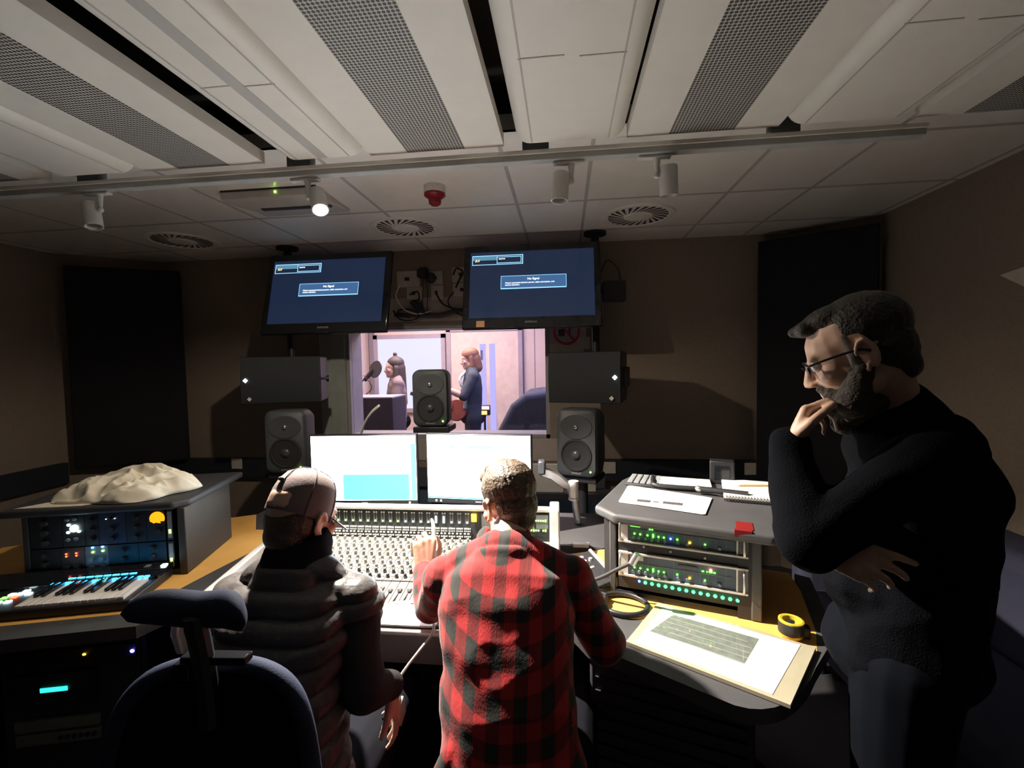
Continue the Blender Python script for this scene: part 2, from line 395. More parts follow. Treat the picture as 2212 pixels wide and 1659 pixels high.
for x0, x1 in ((-2.14, -1.75), (-1.10, -.765), (-.17, .230), (.785, 1.20)):
    r = thing('rounded_ceiling_baffle', 'white round-edged ceiling baffle '+TUB[x0], 'ceiling baffle', (x0, 0, 2.41), 0, 'round-edged baffles between the flat panels')
    W = x1-x0; q = .055; pr = []
    for i in range(7): a = math.pi*(1+.5*i/6); pr.append((q+q*math.cos(a), .055+.055*math.sin(a)))
    for i in range(7): a = math.pi*(1.5+.5*i/6); pr.append((W-q+q*math.cos(a), .055+.055*math.sin(a)))
    pr += [(W, .20), (0, .20)]
    b = MB(); b.extry(pr, .25, 1.77); b.build('baffle_body', M_white, r, smooth=50)
    b = MB()
    for xx in (q+.005, W-q-.005): b.bb(xx-.0025, xx+.0025, .25, 1.765, -.0015, .002)
    if x0 in (-1.10,): b.bb(W/2-.02, W/2+.02, .25, 1.765, -.0018, .002)
    for yy in (1.28,): b.bb(q, W/2-.02, yy, yy+.004, -.0015, .002); b.bb(W/2+.02, W-q, yy+.01, yy+.014, -.0015, .002)
    b.build('seam_strip', M_grid, r)
# ---- light track with its spotlights
tr = thing('light_track', 'long grey lighting track hung across the ceiling', 'light track', (-.6, 1.82, 2.36))
MB().bb(-2.0, 1.86, -.02, .02, 0, .034).build('rail', mat('track_grey', (.42, .43, .42), .5), tr, bevel=.003)
MB().bb(-2.0, 1.86, -.028, -.02, .022, .036).build('upper_lip', M_white, tr)
for x in (-1.42, -.46, .50, 1.40): MB().bb(x-.05, x+.05, -.012, .03, .034, .16).build('bracket', mat('track_grey_dark', (.22, .22, .21), .6), tr)
def V3(*a): return Vector(a)
M_lampbody = mat('spotlight_paint', (.56, .55, .52), .45)
def spotlight(loc, d, label, lit=False, side=1):
    r = thing('track_spotlight', label, 'spotlight', loc, 0, 'cylinder spotlights on the light track')
    d = Vector(d).normalized()
    MB().bb(-.07, .05, -.014, .014, -.012, 0).build('adapter', M_lampbody, r, bevel=.003)
    k = Vector((0, 0, -.075)); MB().cyl((0, 0, -.01), k, .013, .007, 12).ell(k, .012, n=12).build('stem', M_lampbody, r)
    c = k+Vector((side*.042, .0, -.012)); Q = Matrix.Translation(c) @ d.to_track_quat('Z', 'Y').to_matrix().to_4x4()
    MB().cyl(k, c, .009, .009, 10).build('knuckle', M_lampbody, r)
    b = MB(); b.lathe([(0, -.045), (.030, -.045), (.033, -.042), (.033, .062), (.029, .062), (.027, .05), (.0, .048)], 28, Q, close=False); b.build('lamp_body', M_lampbody, r)
    MB().lathe([(0, .049), (.026, .049), (.026, .052), (0, .053)], 24, Q, close=False).build('lamp_face', em('lamp_glow', (1, .86, .62), 60) if lit else mat('dark_lens', (.08, .075, .07), .2), r)
    if lit:
        p = Vector(loc)+c+d*.085
        lamp_light('spotlight_beam', 'SPOT', p, 330, (1, .89, .77), aim=p+V3(.42, -.12, -.85), size=.022, spot=88, blend=.6)
        lamp_light('spotlight_spill', 'SPOT', p+V3(0, 0, -.02), 22, (1, .84, .64), aim=p+V3(0, 0, -1), size=.02, spot=172, blend=.3)
    return r
spotlight((-1.035, 1.83, 2.36), (.36, -.42, -.83), 'glowing spotlight with warm white light hanging from the track', True, 1)
spotlight((.035, 1.83, 2.36), (-.08, -.05, -1), 'unlit grey spotlight pointing down, third along the track', side=-1)
spotlight((.355, 1.83, 2.36), (.05, .12, -1), 'unlit grey spotlight nearest the right end of the track', side=1)
spotlight((-1.99, 1.83, 2.36), (.22, -.1, -1), 'dim unlit spotlight at the left end of the track', side=-1)
# ---- fire detector
r = thing('fire_detector', 'white and red fire alarm sounder on the ceiling tiles', 'fire alarm', (-.65, 2.36, 2.5))
MB().lathe([(.055, 0), (.055, -.035), (.05, -.04)], 32).build('base', M_whiteplastic, r)
MB().lathe([(.054, -.038), (.055, -.048), (.042, -.058), (.034, -.062), (.031, -.088), (.018, -.098), (.001, -.1)], 32).build('red_dome', mat('red_lens', (.26, .012, .018), .25), r)
# ---- ceiling unit with green light
r = thing('ceiling_unit', 'white ceiling cooling unit with a green light, beside the glowing spotlight', 'air conditioner', (-1.50, 2.42, 2.5))
b = MB(); b.extr([(-.17, 0), (-.17, -.045), (-.14, -.052), (.10, -.022), (.20, -.02), (.2, 0)], -.25, .27); b.build('casing', mat('unit_grey_white', (.52, .50, .47), .5), r, bevel=.005)
MB().bb(-.16, .24, .02, .05, -.038, -.028).build('slot', M_dark, r)
MB().bb(-.25, .27, -.176, -.171, -.008, 0).build('dark_top_strip', M_rubber, r)  # thin black strip along the top of the front face
MB().ell((.05, -.172, -.02), .005, n=10).build('indicator_light', E_lime, r)
# ---- swirl diffusers
def diffuser(loc, label):
    r = thing('ceiling_diffuser', label, 'air vent', loc, 0, 'round swirl air vents in the ceiling')
    MB().lathe([(.23, -.001), (.225, -.009), (.2, -.010), (.199, -.004), (.001, -.004)], 48, close=False).build('plate', M_white, r)
    for i in range(24):
        a = 2*math.pi*i/24; b = MB()
        p = [(.09*math.cos(a), .09*math.sin(a)), (.185*math.cos(a+.35), .185*math.sin(a+.35)), (.185*math.cos(a+.47), .185*math.sin(a+.47)), (.10*math.cos(a+.07), .10*math.sin(a+.07))]
        b.prism(p, -.0065, -.004); b.build('slot', M_void, r)
    MB().lathe([(.08, -.004), (.075, -.012), (.001, -.013)], 32, close=False).build('hub', M_white, r)
    return r
d0 = diffuser((-1.04, 3.03, 2.5), 'round swirl ceiling vent above the gap between the two televisions')
copy_thing(d0, (.47, 3.04, 2.5), 0, 'round swirl ceiling vent above the right television')
copy_thing(d0, (-2.70, 3.07, 2.5), 0, 'round swirl ceiling vent in shade, left of the left television')
# ---- acoustic panels across the corners
def trap(p0, p1, z0, z1, label):
    p0, p1 = Vector(p0), Vector(p1); c = (p0+p1)/2; a = math.atan2(p1.y-p0.y, p1.x-p0.x)
    r = thing('acoustic_panel', label, 'acoustic panel', (c.x, c.y, 0), a, 'tall black acoustic panels in the corners')
    w = (p1-p0).length
    MB().bb(-w/2, w/2, -.035, .035, z0, z1).build('fabric_face', M_foam, r, bevel=.012)
    MB().bb(-w/2+.02, w/2-.02, .034, .045, z0+.02, z1-.02).build('backboard', M_black, r)
trap((-3.80, 3.18), (-3.17, 3.56), .82, 2.39, 'tall black acoustic panel across the left corner')
trap((1.40, 3.56), (1.985, 3.2), .60, 2.42, 'tall black acoustic panel across the corner behind the bearded man')
# ---- wall sconce and sofa at the right
r = thing('wall_sconce', 'pale wedge-shaped wall light high on the right wall', 'wall light', (2.05, 2.32, 1.9))
MB().add([(0, .15, .065), (0, -.25, .08), (-.10, -.22, .08), (0, -.25, -.09), (-.02, -.06, -.05)], [(0, 2, 1), (0, 4, 2), (2, 4, 3), (2, 3, 1), (0, 1, 3, 4)]).build('shade', mat('frosted_shade', (.75, .72, .60), .5), r, bevel=.006)
r = thing('sofa', 'dark navy sofa against the right wall, behind the standing man', 'sofa', (1.6, 1.75, 0))
M_navy = mat('navy_upholstery', (.03, .032, .06), .9, bump=.2, bscale=200)
MB().bb(-.40, .12, -.75, .72, .14, .42).build('seat', M_navy, r, bevel=.05)
MB().bb(.14, .42, -.78, .75, .14, .80).build('backrest', M_navy, r, bevel=.06, seg=4)
MB().bb(-.40, .12, .73, .88, .14, .60).build('armrest', M_navy, r, bevel=.05)
for x in (-.33, .33):
    for y in (-.68, .68): MB().cyl((x, y, 0), (x, y, .15), .025, .03, 12).build('leg', M_black, r)
# ---- socket plates in the trunking
for x, z, y, l in ((-2.76, .775, YB-.071, 'pale socket plate on the dark trunking behind the left rack'), (.335, .765, YB-.071, 'pale socket plate on the trunking between speaker and right desk'), (1.37, .765, YB-.071, 'dim pale socket plate beside the standing man')):
    r = thing('socket_plate', l, 'socket', (x, y, z), 0, 'pale socket plates along the trunking')
    MB().bb(-.047, .047, -.009, 0, -.045, .045).build('plate', mat('socket_plate_plastic', (.60, .55, .50), .5), r, bevel=.003)
    for s in (-1, 1): MB().cyl((s*.034, -.0095, 0), (s*.034, -.012, 0), .003, n=8).build('screw', M_steel, r)

# ================================================================== LIVE ROOM BEYOND THE WINDOW
M_bwall = mat('live_room_panelling', (.66, .54, .48), .75, noise_amt=.03)
M_groove = mat('panel_groove', (.30, .25, .28), .8)
BY = 6.6
b = MB(); b.bb(-3.9, 1.3, BY, BY+.1, 0, 2.8)
b.k = 1
for i in range(40): b.bb(-3.8+i*.125, -3.792+i*.125, BY-.003, BY, 2.10, 2.7)
for x in (-3.0, -2.88, -1.66, -.58, -.42, -.22, -.02): b.bb(x-.006, x+.006, BY-.004, BY, 0, 2.1)
struct(b.build('wall_booth_back', [M_bwall, M_groove]))
struct(MB().bb(-3.0, -2.9, 3.92, BY, 0, 2.8).build('wall_booth_left', M_bwall))
struct(MB().bb(1.2, 1.3, 3.92, BY, 0, 2.8).build('wall_booth_right', M_bwall))
struct(MB().bb(-3.9, 1.3, 3.92, BY, -.06, 0).build('floor_booth', mat('booth_floor', (.16, .13, .12), .7)))
struct(MB().bb(-3.9, 1.3, 3.92, BY, 2.75, 2.8).build('ceiling_booth', M_tile))
struct(MB().bb(-2.84, -2.79, BY-.06, BY, 0, 2.10).build('trim_8', mat('slim_grey_post', (.22, .20, .24), .6)))
dr = bpy.data.objects.new('door_1', None); COL.objects.link(dr); dr.location = (-1.14, BY, 0); struct(dr)
M_door = mat('pale_door', (.66, .54, .46), .6)
MB().bb(-.49, .49, -.045, -.005, .01, 2.03).build('door_leaf', M_door, dr, bevel=.003)
b = MB()
for x0, x1, z0, z1 in ((-.55, -.49, 0, 2.09), (.49, .55, 0, 2.09), (-.55, .55, 2.03, 2.09)): b.bb(x0, x1, -.06, 0, z0, z1)
b.build('door_frame', mat('door_frame_grey', (.36, .31, .34), .6), dr)
E_door = em('lilac_light_beyond', (.42, .40, .95), .75)
for x in (-.02, .115): MB().bb(x-.042, x+.042, -.05, -.04, .4, 1.85).build('door_pane', E_door, dr)
MB().bb(-.05, -.02, -.062, -.05, 1.62, 1.76).build('door_notice', mat('dark_notice', (.1, .1, .09), .7), dr)
w2 = bpy.data.objects.new('window_2', None); COL.objects.link(w2); w2.location = (-2.26, BY, 0); struct(w2)
MB().bb(-.47, .49, -.03, -.005, .93, 1.95).build('pane', em('bright_lilac_pane', (.66, .66, .95), .80), w2)
b = MB()
for x0, x1, z0, z1 in ((-.53, -.47, .87, 2.01), (.49, .55, .87, 2.01), (-.53, .55, 1.95, 2.01), (-.53, .55, .87, .93)): b.bb(x0, x1, -.05, 0, z0, z1)
b.build('window_frame', MATS['door_frame_grey'], w2)
# piano under a dark cover
r = thing('covered_piano', 'large dark covered shape beyond the window at its right', 'piano', (-.02, 5.0, 0))
b = MB(); b.extry([(-.70, 0), (-.72, .78), (-.52, 1.16), (-.38, 1.27), (.1, 1.33), (.7, 1.34), (.72, 0)], -.45, .45)
b.build('cover', mat('dark_slate_cover', (.05, .06, .085), .8, bump=.3, bscale=20), r, bevel=.06, seg=4)
# dark desk with monitor in the live room
r = thing('live_room_cabinet', 'dark flat-topped cabinet in front of the singer', 'cabinet', (-2.05, 4.75, 0))
M_slate = mat('slate_blue_black', (.028, .03, .05), .5)
MB().bb(-.36, .30, -.2, .2, .05, 1.24).build('cabinet_body', M_slate, r, bevel=.008)
MB().bb(-.36, .30, -.205, .2, 1.24, 1.252).build('top_edge', mat('pale_edge', (.35, .35, .4), .5), r)
MB().bb(-.34, .28, -.18, .18, 0, .05).build('plinth', M_black, r)
# instrument amplifier glow
r = thing('stage_light', 'small fixture glowing pink and orange beside the guitarist', 'stage light', (-.86, 4.9, 0))
MB().cyl((0, 0, 0), (0, 0, 1.02), .012, n=10).build('stand', M_black, r)
MB().bb(-.03, .06, -.03, .03, 1.02, 1.13).build('housing', M_dark, r, bevel=.01)
MB().bb(-.025, .055, -.034, -.030, 1.085, 1.12).build('lamp_face', em('pink_orange_glow', (1, .35, .25), 2.5), r)
MB().bb(-.028, .03, -.034, -.030, 1.03, 1.07).build('lamp_face', em('orange_glow', (1, .4, .1), 2.0), r)
# microphone stand and pop shield of the singer
r = thing('microphone_stand', 'boom stand with a dark microphone at the singer\'s mouth', 'microphone stand', (-2.70, 5.15, 0))
b = MB(); b.cyl((0, 0, .05), (0, 0, 1.15), .011, n=10)
for a in range(3): b.cyl((0, 0, .12), (.28*math.cos(a*2.09), .28*math.sin(a*2.09), .0), .008, n=8)
b.build('stand_pole', M_black, r)
MB().cyl((-.12, 0, 1.0), (.38, .06, 1.43), .008, n=8).build('boom', M_black, r)
MB().cyl((.36, .06, 1.40), (.46, .08, 1.52), .024, .028, 14).build('microphone', M_black, r)
MB().tube([(.36, .05, 1.46), (.44, .02, 1.38), (.46, .02, 1.30), (.36, 0, 1.20), (.30, 0, 1.05)], .005, 6).build('cable', M_black, r)
MB().lathe([(.10, -.006), (.105, 0), (.10, .006), (0, .004), ], 28, Matrix.Translation((.50, .06, 1.53)) @ Euler((R_(75), 0, R_(-25))).to_matrix().to_4x4(), close=False).build('pop_shield', M_black, r)
# ================================================================== SCREENS, SPEAKERS AND WALL FITTINGS
RX = Matrix.Rotation
def television(loc, lean, label, sticker):
    r = thing('television', label, 'television', loc, 0, 'wall televisions showing the no-signal box')
    r.rotation_euler = (R_(lean), 0, 0)
    W, H = .925, .60
    MB().bb(-W/2, W/2, 0, .035, -H/2, H/2).build('bezel', M_gloss, r, bevel=.008)
    MB().bb(-W/2+.05, W/2-.05, .035, .085, -H/2+.05, H/2-.04).build('back_shell', M_black, r, bevel=.02)
    sc = MB().bb(-W/2+.045, W/2-.045, -.0015, 0, -H/2+.075, H/2-.05).build('screen', mat('lit_blue_black_screen', (.01, .012, .02), .18, emit=(.018, .035, .085), es=.30, noise_amt=0), r)
    MB().lathe([(.0, 0), (.05, 0), (.05, .008), (0, .008)], 24, Matrix.Translation((0, 0, -H/2-.004)) @ Matrix.Diagonal((1, .3, 1, 1)), close=False).build('lower_lip', M_gloss, r)
    text('SAMSUNG', .018, 'bezel_logo', M_txt, r, Matrix.Translation((0, -.001, -H/2+.035)) @ FACE, align='CENTER')
    # source menu
    y = -.003
    b = MB(); x0, x1, z0, z1 = -.405, -.055, .155, .225
    for a in ((x0, x1, z1-.005, z1), (x0, x1, z0, z0+.004), (x0, x0+.004, z0, z1), (x1-.006, x1, z0, z1), (-.235, -.231, z0+.008, z1-.008), (-.231, x1-.012, z1-.016, z1-.012), (-.231, x1-.012, z0+.01, z0+.014), (x1-.016, x1-.012, z0+.01, z1-.012)): b.bb(a[0], a[1], y, -.0015, a[2], a[3])
    b.build('menu_bar', E_frame, r)
    MB().bb(x0+.004, -.235, y+.0006, -.0015, .19, .22).build('menu_highlight', em('menu_tint', (.10, .25, .36), .6), r)
    text('AV', .026, 'menu_text', E_otext, r, Matrix.Translation((-.385, y, .178)) @ FACE)
    text('source', .016, 'menu_text', E_text, r, Matrix.Translation((-.222, y, .193)) @ FACE)
    b = MB(); X0, X1, Z0, Z1 = -.205, .235, -.025, .07
    MB().bb(X0, X1, y+.0006, -.0015, Z0, Z1).build('message_box', em('message_tint', (.035, .09, .20), .8), r)
    for a in ((X0, X1, Z1-.003, Z1), (X0, X1, Z0, Z0+.007), (X0, X0+.003, Z0, Z1), (X1-.003, X1, Z0, Z1)): b.bb(a[0], a[1], y, -.0015, a[2], a[3])
    b.build('message_frame', E_frame, r)
    text('No Signal', .021, 'message_text', E_text, r, Matrix.Translation((.015, y, .038)) @ FACE, align='CENTER')
    text("Check connected device's power, cable connection, and\nsource selection.", .0145, 'message_text', E_text, r, Matrix.Translation((X0+.03, y, .014)) @ FACE)
    if sticker:
        MB().bb(-.365, -.31, -.002, 0, -H/2+.012, -H/2+.055).build('energy_sticker', mat('orange_sticker', (.55, .28, .14), .5), r)
    # arm to the pole
    MB().bb(-.05, .05, .085, .17, -.1, .1).build('mount_plate', M_black, r)
    return r
television((-1.66, 3.12, 2.105), -15, 'dark television at the left, leaning forward above the left black loudspeaker', False)
television((-.215, 3.12, 2.105), -15, 'dark television at the right with an orange sticker on its lower corner', True)
for x, l in ((-2.10, 'black ceiling pole behind the left television'), (.225, 'black ceiling pole behind the right television')):
    r = thing('mounting_pole', l, 'pole', (x, 3.38, 0), 0, 'black ceiling poles carrying screens and loudspeakers')
    MB().cyl((0, 0, 1.36), (0, 0, 2.5), .028, n=16).build('tube', M_black, r)
    MB().cyl((0, 0, 2.48), (0, 0, 2.5), .08, n=20).build('ceiling_plate', M_black, r)
    s = 1 if x < -1 else -1
    MB().bb(min(0, s*.42), max(0, s*.42), -.07, -.03, 2.07, 2.11).bb(-.03, .03, -.05, .0, 2.04, 2.14).build('screen_arm', M_black, r)
    MB().bb(-.02, .02, -.16, .02, 1.48, 1.52).build('speaker_arm', M_black, r)
# converter box behind the right television
r = thing('converter_box', 'small black box with cables hung beside the right television', 'electronics box', (.35, 3.40, 2.10))
MB().bb(-.075, .085, -.06, .06, -.09, .05).build('case', M_black, r, bevel=.006)
MB().tube([(-.09, 0, .10), (-.04, -.02, .20), (.03, -.03, .14), (.05, -.02, .05)], .004).build('cable', M_rubber, r)
MB().bb(-.11, -.07, -.01, .02, -.03, .0).build('hook', M_black, r)

# ---- black loudspeakers on brackets
def box_speaker(loc, rz, w, side, label):
    r = thing('bracket_loudspeaker', label, 'loudspeaker', loc, R_(rz), 'wide black loudspeakers under the televisions')
    H, D = .315, .30
    MB().bb(-w/2, w/2, .012, D, -H/2, H/2).build('cabinet', M_black, r, bevel=.01)
    MB().extr([(.0, -H/2+.004), (.012, -H/2), (.012, H/2), (0, H/2-.004), (-.012, 0)], -w/2+.004, w/2-.004).build('grille', mat('speaker_grille_cloth', (.009, .012, .017), .55, bump=.4, bscale=600), r, smooth=60)
    for (dx, dz, m, nm) in ((w/2-.035, .0, E_mark, 'lit_mark'), (w/2-.055, -.125, M_whiteplastic, 'printed_mark')):
        MB().box((side*dx, -.0125, dz), (.021, .003, .021), ry=R_(45)).build('diamond_logo', m, r)
    MB().bb(-.05, .05, D, D+.06, -.05, .05).build('bracket_plate', M_black, r)
    if side < 0:
        MB().cyl((w/2, .06, 0), (w/2+.03, .06, 0), .008).lathe([(.022, .03), (.022, .05), (0, .05)], 16, Matrix.Translation((w/2, .06, 0)) @ RX(R_(90), 4, 'Y')).build('clamp_knob', M_black, r)
    else: MB().bb(w/2, w/2+.03, .12, .2, -.06, .06).build('side_yoke', M_black, r, bevel=.006)
    return r
box_speaker((-1.905, 2.93, 1.50), 19, .50, -1, 'wide black loudspeaker with two diamond marks, left, under the left television')
box_speaker((.115, 2.86, 1.49), -14, .45, 1, 'wide black loudspeaker with two diamond marks, right, by the red ring sign')

# ---- graphite studio monitors
def rrect(w, h, r, bulge=.0, n=7):
    p = []
    for cx, cz, a0 in ((w/2-r, h/2-r, 0), (-w/2+r, h/2-r, 90), (-w/2+r, -h/2+r, 180), (w/2-r, -h/2+r, 270)):
        for i in range(n): a = R_(a0+90*i/(n-1)); p.append((cx+r*math.cos(a), cz+r*math.sin(a)))
    return p
def speaker(loc, rz, w, h, d, label):
    r = thing('studio_speaker', label, 'speaker', loc, R_(rz), 'graphite studio speakers with round woofers')
    b = MB(); rings = []
    for y, s in ((0, .93), (.012, .985), (.04, 1), (d*.6, .985), (d, .84)):
        rings.append(([(x*s, z*s) for x, z in rrect(w, h, .045)], y))
    vs = [(x, y, z) for pr, y in rings for x, z in pr]; n = len(rings[0][0]); fs = []
    for j in range(len(rings)-1):
        for i in range(n): fs.append((j*n+(i+1) % n, j*n+i, (j+1)*n+i, (j+1)*n+(i+1) % n))
    fs += [tuple(range(n)), tuple(range(len(vs)-1, len(vs)-n-1, -1))]
    b.add(vs, fs); b.build('shell', M_spk, r, smooth=50)
    wr = w*.38; zc = -h*.17; zt = h*.24
    F = lambda x, y, z: Matrix.Translation((x, y, z)) @ RX(R_(90), 4, 'X')
    MB().lathe([(w*.40, 0), (w*.39, .004), (w*.2, -.004+.006), (.02, .001), (.0, .001)], 36, F(0, 0, zt) @ Matrix.Diagonal((1, .72, 1, 1)), close=False).build('waveguide', M_spk, r, smooth=60)
    MB().ell((0, -.004, zt), (.014, .010, .014), n=18).build('tweeter', mat('silver_dome', (.6, .6, .62), .15, metal=.9), r)
    MB().lathe([(wr*1.02, 0), (wr*1.0, .006), (wr*.9, .008), (wr*.86, .003)], 40, F(0, 0, zc), close=False).build('surround', M_rubber, r, smooth=60)
    MB().lathe([(wr*.86, .003), (wr*.35, .0012), (0, .0010)], 40, F(0, 0, zc), close=False).build('woofer_cone', M_cone, r, smooth=60)
    MB().lathe([(wr*.3, .001), (wr*.26, .008), (wr*.12, .013), (0, .0145)], 24, F(0, 0, zc), close=False).build('dust_cap', mat('dust_cap', (.05, .055, .06), .3), r, smooth=60)
    MB().ell((w*.35, -.002, -h*.40), .005, n=10).build('indicator_light', E_lime, r)
    text('GENELEC', .014, 'front_lettering', M_txt, r, Matrix.Translation((0, -.001, -h*.445)) @ FACE, align='CENTER')
    return r
def stand(x, y, z, label, rz=0):
    r = thing('speaker_stand', label, 'speaker stand', (x, y, 0), R_(rz), 'black speaker stands behind the desk')
    MB().bb(-.11, .11, -.09, .10, z-.035, z).build('top_plate', M_black, r, bevel=.005)
    MB().cyl((0, 0, .03), (0, 0, z-.02), .032, n=18).build('column', M_black, r)
    MB().lathe([(.19, 0), (.19, .015), (.05, .035), (0, .04)], 32).build('base', M_black, r)
speaker((-.80, 2.68, 1.385), 4, .215, .345, .21, 'middle studio speaker standing in front of the window')
speaker((.06, 2.68, 1.115), -20, .245, .40, .24, 'studio speaker at the right under the right black loudspeaker')
speaker((-1.745, 2.70, 1.115), 12, .25, .40, .24, 'studio speaker at the left under the left black loudspeaker')
stand(-.80, 2.77, 1.212, 'stand of the middle studio speaker behind the two computer screens')
stand(.10, 2.79, .914, 'stand under the right studio speaker', -20)
stand(-1.78, 2.81, .914, 'stand under the left studio speaker', 12)

# ---- between the televisions
M_plate = mat('grey_beige_plate', (.56, .50, .44), .5)
PL = [((-1.24, 2.27), .19, .13, 'wide blank plate with two plugs'), ((-1.19, 2.155), .13, .10, 'plate with a looped black lead, beside the left television'), ((-1.01, 2.27), .11, .11, 'plate holding the black power adapter, centre of the cables'),
      ((-1.005, 2.155), .10, .115, 'plate with a thin lead and two dark holes'), ((-.80, 2.29), .16, .12, 'upper plate at the edge of the right television'), ((-.79, 2.17), .17, .11, 'lower plate at the edge of the right television')]
for (x, z), w_, h_, l in PL:
    r = thing('wall_plate', 'pale wall plate: '+l, 'wall socket', (x, YB-.02, z), 0, 'pale socket plates between the televisions')
    MB().bb(-w_/2, w_/2, 0, .018, -h_/2, h_/2).build('plate', M_plate, r, bevel=.004)
    MB().bb(-w_*.15, w_*.05, -.003, 0, -.012, .015).build('socket_hole', M_dark, r)
def cable(name, pts, rad, m, label, cat='cable', group=None): return tag(MB().tube(pts, rad, 8, 8).build(name, m, smooth=180), label, cat, group)
Y0 = YB-.05
r = thing('power_adapter', 'black plug-in power adapters with thin leads between the televisions', 'power adapter', (-1.10, Y0-.01, 2.30))
MB().bb(-.045, .02, -.035, .03, -.03, .03).bb(-.03, .035, -.03, .03, .02, .045).build('adapter_body', M_black, r, bevel=.006)
MB().ell((.06, 0, -.035), (.04, .03, .045), n=14).build('round_adapter', M_black, r)
MB().tube([(.0, -.01, -.03), (-.01, 0, -.15), (-.015, 0, -.3)], .003, 6).tube([(.01, -.01, -.03), (.03, 0, -.14), (.02, 0, -.30)], .003, 6).build('lead', M_rubber, r)
cable('white_cable', [(-1.30, Y0, 2.22), (-1.33, Y0-.01, 2.13), (-1.27, Y0-.02, 2.03), (-1.16, Y0-.02, 1.985), (-1.04, Y0, 2.01)], .006, M_whiteplastic, 'white cable looping below the plates between the televisions')
cable('black_cable', [(-1.22, Y0-.01, 2.14), (-1.15, Y0-.02, 2.16), (-1.14, Y0-.02, 2.10), (-1.20, Y0-.02, 2.09)], .006, M_rubber, 'short black lead hooked on the plate beside the left television', group='black leads between the televisions')
cable('black_cable', [(-1.36, Y0, 2.02), (-1.30, Y0-.02, 1.95), (-1.20, Y0-.03, 1.935), (-1.14, Y0-.02, 1.97), (-1.20, Y0-.02, 2.02), (-1.31, Y0-.01, 2.02), (-1.30, Y0-.01, 1.98), (-1.22, Y0-.02, 1.96)], .006, M_rubber, 'coiled black cable beside the lower corner of the left television', group='black leads between the televisions')
cable('black_cable', [(-.86, Y0-.01, 2.28), (-.83, Y0-.02, 2.33), (-.78, Y0-.02, 2.30), (-.81, Y0-.02, 2.24), (-.84, Y0-.02, 2.18)], .007, M_rubber, 'black lead in a loop on the upper right plate', group='black leads between the televisions')
cable('black_cable', [(-1.0, Y0, 2.14), (-.95, Y0-.01, 2.06), (-.86, Y0-.02, 2.02), (-.76, Y0-.02, 2.01)], .006, M_rubber, 'thick black lead running down to the right between the televisions', group='black leads between the televisions')
cable('black_cable', [(-.86, Y0, 2.15), (-.91, Y0, 2.08), (-.86, Y0-.01, 2.00), (-.78, Y0-.02, 1.96), (-.72, Y0-.02, 1.95)], .005, M_rubber, 'thin black lead sagging to the lower edge of the right television', group='black leads between the televisions')
r = thing('power_brick', 'dark wedge-shaped power supply hanging at the left between the televisions', 'power supply', (-1.17, Y0, 2.03))
MB().extry([(-.05, .05), (.04, .05), (.08, -.04), (.02, -.05)], -.02, .02).build('case', mat('navy_black', (.025, .03, .045), .5), r, bevel=.006)
tag(MB().tube([(-1.35, Y0+.005, 1.985), (-1.0, Y0, 1.975), (-.85, Y0, 2.0), (-.66, Y0, 2.01)], .018, 10, 8).build('cable_bundle', M_dark, smooth=180), 'thick dark bundle of cables lying along the wall below the plates', 'cable bundle')
# ---- sign and papers at the window's right edge
r = thing('prohibition_sign', 'sign with a red ring partly hidden by the right television', 'sign', (.02, YB-.014, 1.82))
MB().bb(-.135, .15, 0, .003, -.085, .14).build('sign_plate', mat('lilac_white_plate', (.50, .46, .52), .5), r)
MB().lathe([(.105, 0), (.105, .002), (.085, .002), (.085, 0)], 40, Matrix.Translation((0, -.001, 0)) @ RX(R_(90), 4, 'X'), close=False).build('red_ring', mat('sign_red', (.60, .06, .08), .5), r)
MB().box((0, -.002, 0), (.19, .002, .018), ry=R_(50)).build('red_bar', MATS['sign_red'], r)
MB().bb(-.065, -.015, -.0025, 0, -.035, .02).bb(.015, .03, -.0025, 0, -.01, .07).build('pictogram', M_ink, r)
tag(MB().bb(-.115, .15, YB-.014, YB-.011, 1.66, 1.732).bb(.10, .20, YB-.0145, YB-.011, 1.68, 1.775).build('taped_note', mat('cream_note', (.62, .56, .48), .8)), 'cream paper notes taped under the red ring sign', 'paper note')
tag(MB().bb(-.10, -.04, YB-.0145, YB-.0105, 1.63, 1.658).build('red_label', MATS['sign_red']), 'small red label at the top edge of the right black loudspeaker', 'label')

# ================================================================== DESK
OL, AL = Vector((-1.58, 1.72, 0)), R_(15); OR_, AR = Vector((.176, 1.68, 0)), R_(-17)
ML = Matrix.Translation(OL) @ RX(AL, 4, 'Z'); MR = Matrix.Translation(OR_) @ RX(AR, 4, 'Z')
def Lp(x, y): v = ML @ Vector((x, y, 0)); return (v.x, v.y)
def Rp(x, y): v = MR @ Vector((x, y, 0)); return (v.x, v.y)
dk = thing('studio_desk', 'large orange-topped studio desk with grey rims wrapped around the mixing console', 'desk', (-.7, 2.0, 0))
def curve2(a, b, c, n=8): return [((1-t)**2*a[0]+2*t*(1-t)*b[0]+t*t*c[0], (1-t)**2*a[1]+2*t*(1-t)*b[1]+t*t*c[1]) for t in [i/n for i in range(n+1)]]
lw = [Lp(-1.05, -.335), Lp(.0, -.305)]+curve2(Lp(.0, -.305), (-1.50, 1.62), (-1.44, 1.98))+[(-1.47, 2.16), (-1.55, 2.22), (-1.62, 2.22), (-1.78, 2.45), Lp(-1.05, .48)]
MB().prism(lw, .70, .74).build('wood_top', M_wood, dk, world=True)
lr = [Lp(-1.05, -.43), Lp(.05, -.40), (-1.40, 1.43), (-1.365, 1.50), (-1.365, 2.12), (-1.44, 2.12)]+list(reversed(curve2(Lp(.0, -.305), (-1.50, 1.62), (-1.44, 1.98))))+[Lp(-1.05, -.335)]
MB().prism(lr, .698, .7405).build('grey_rim', M_deskgrey, dk, world=True)
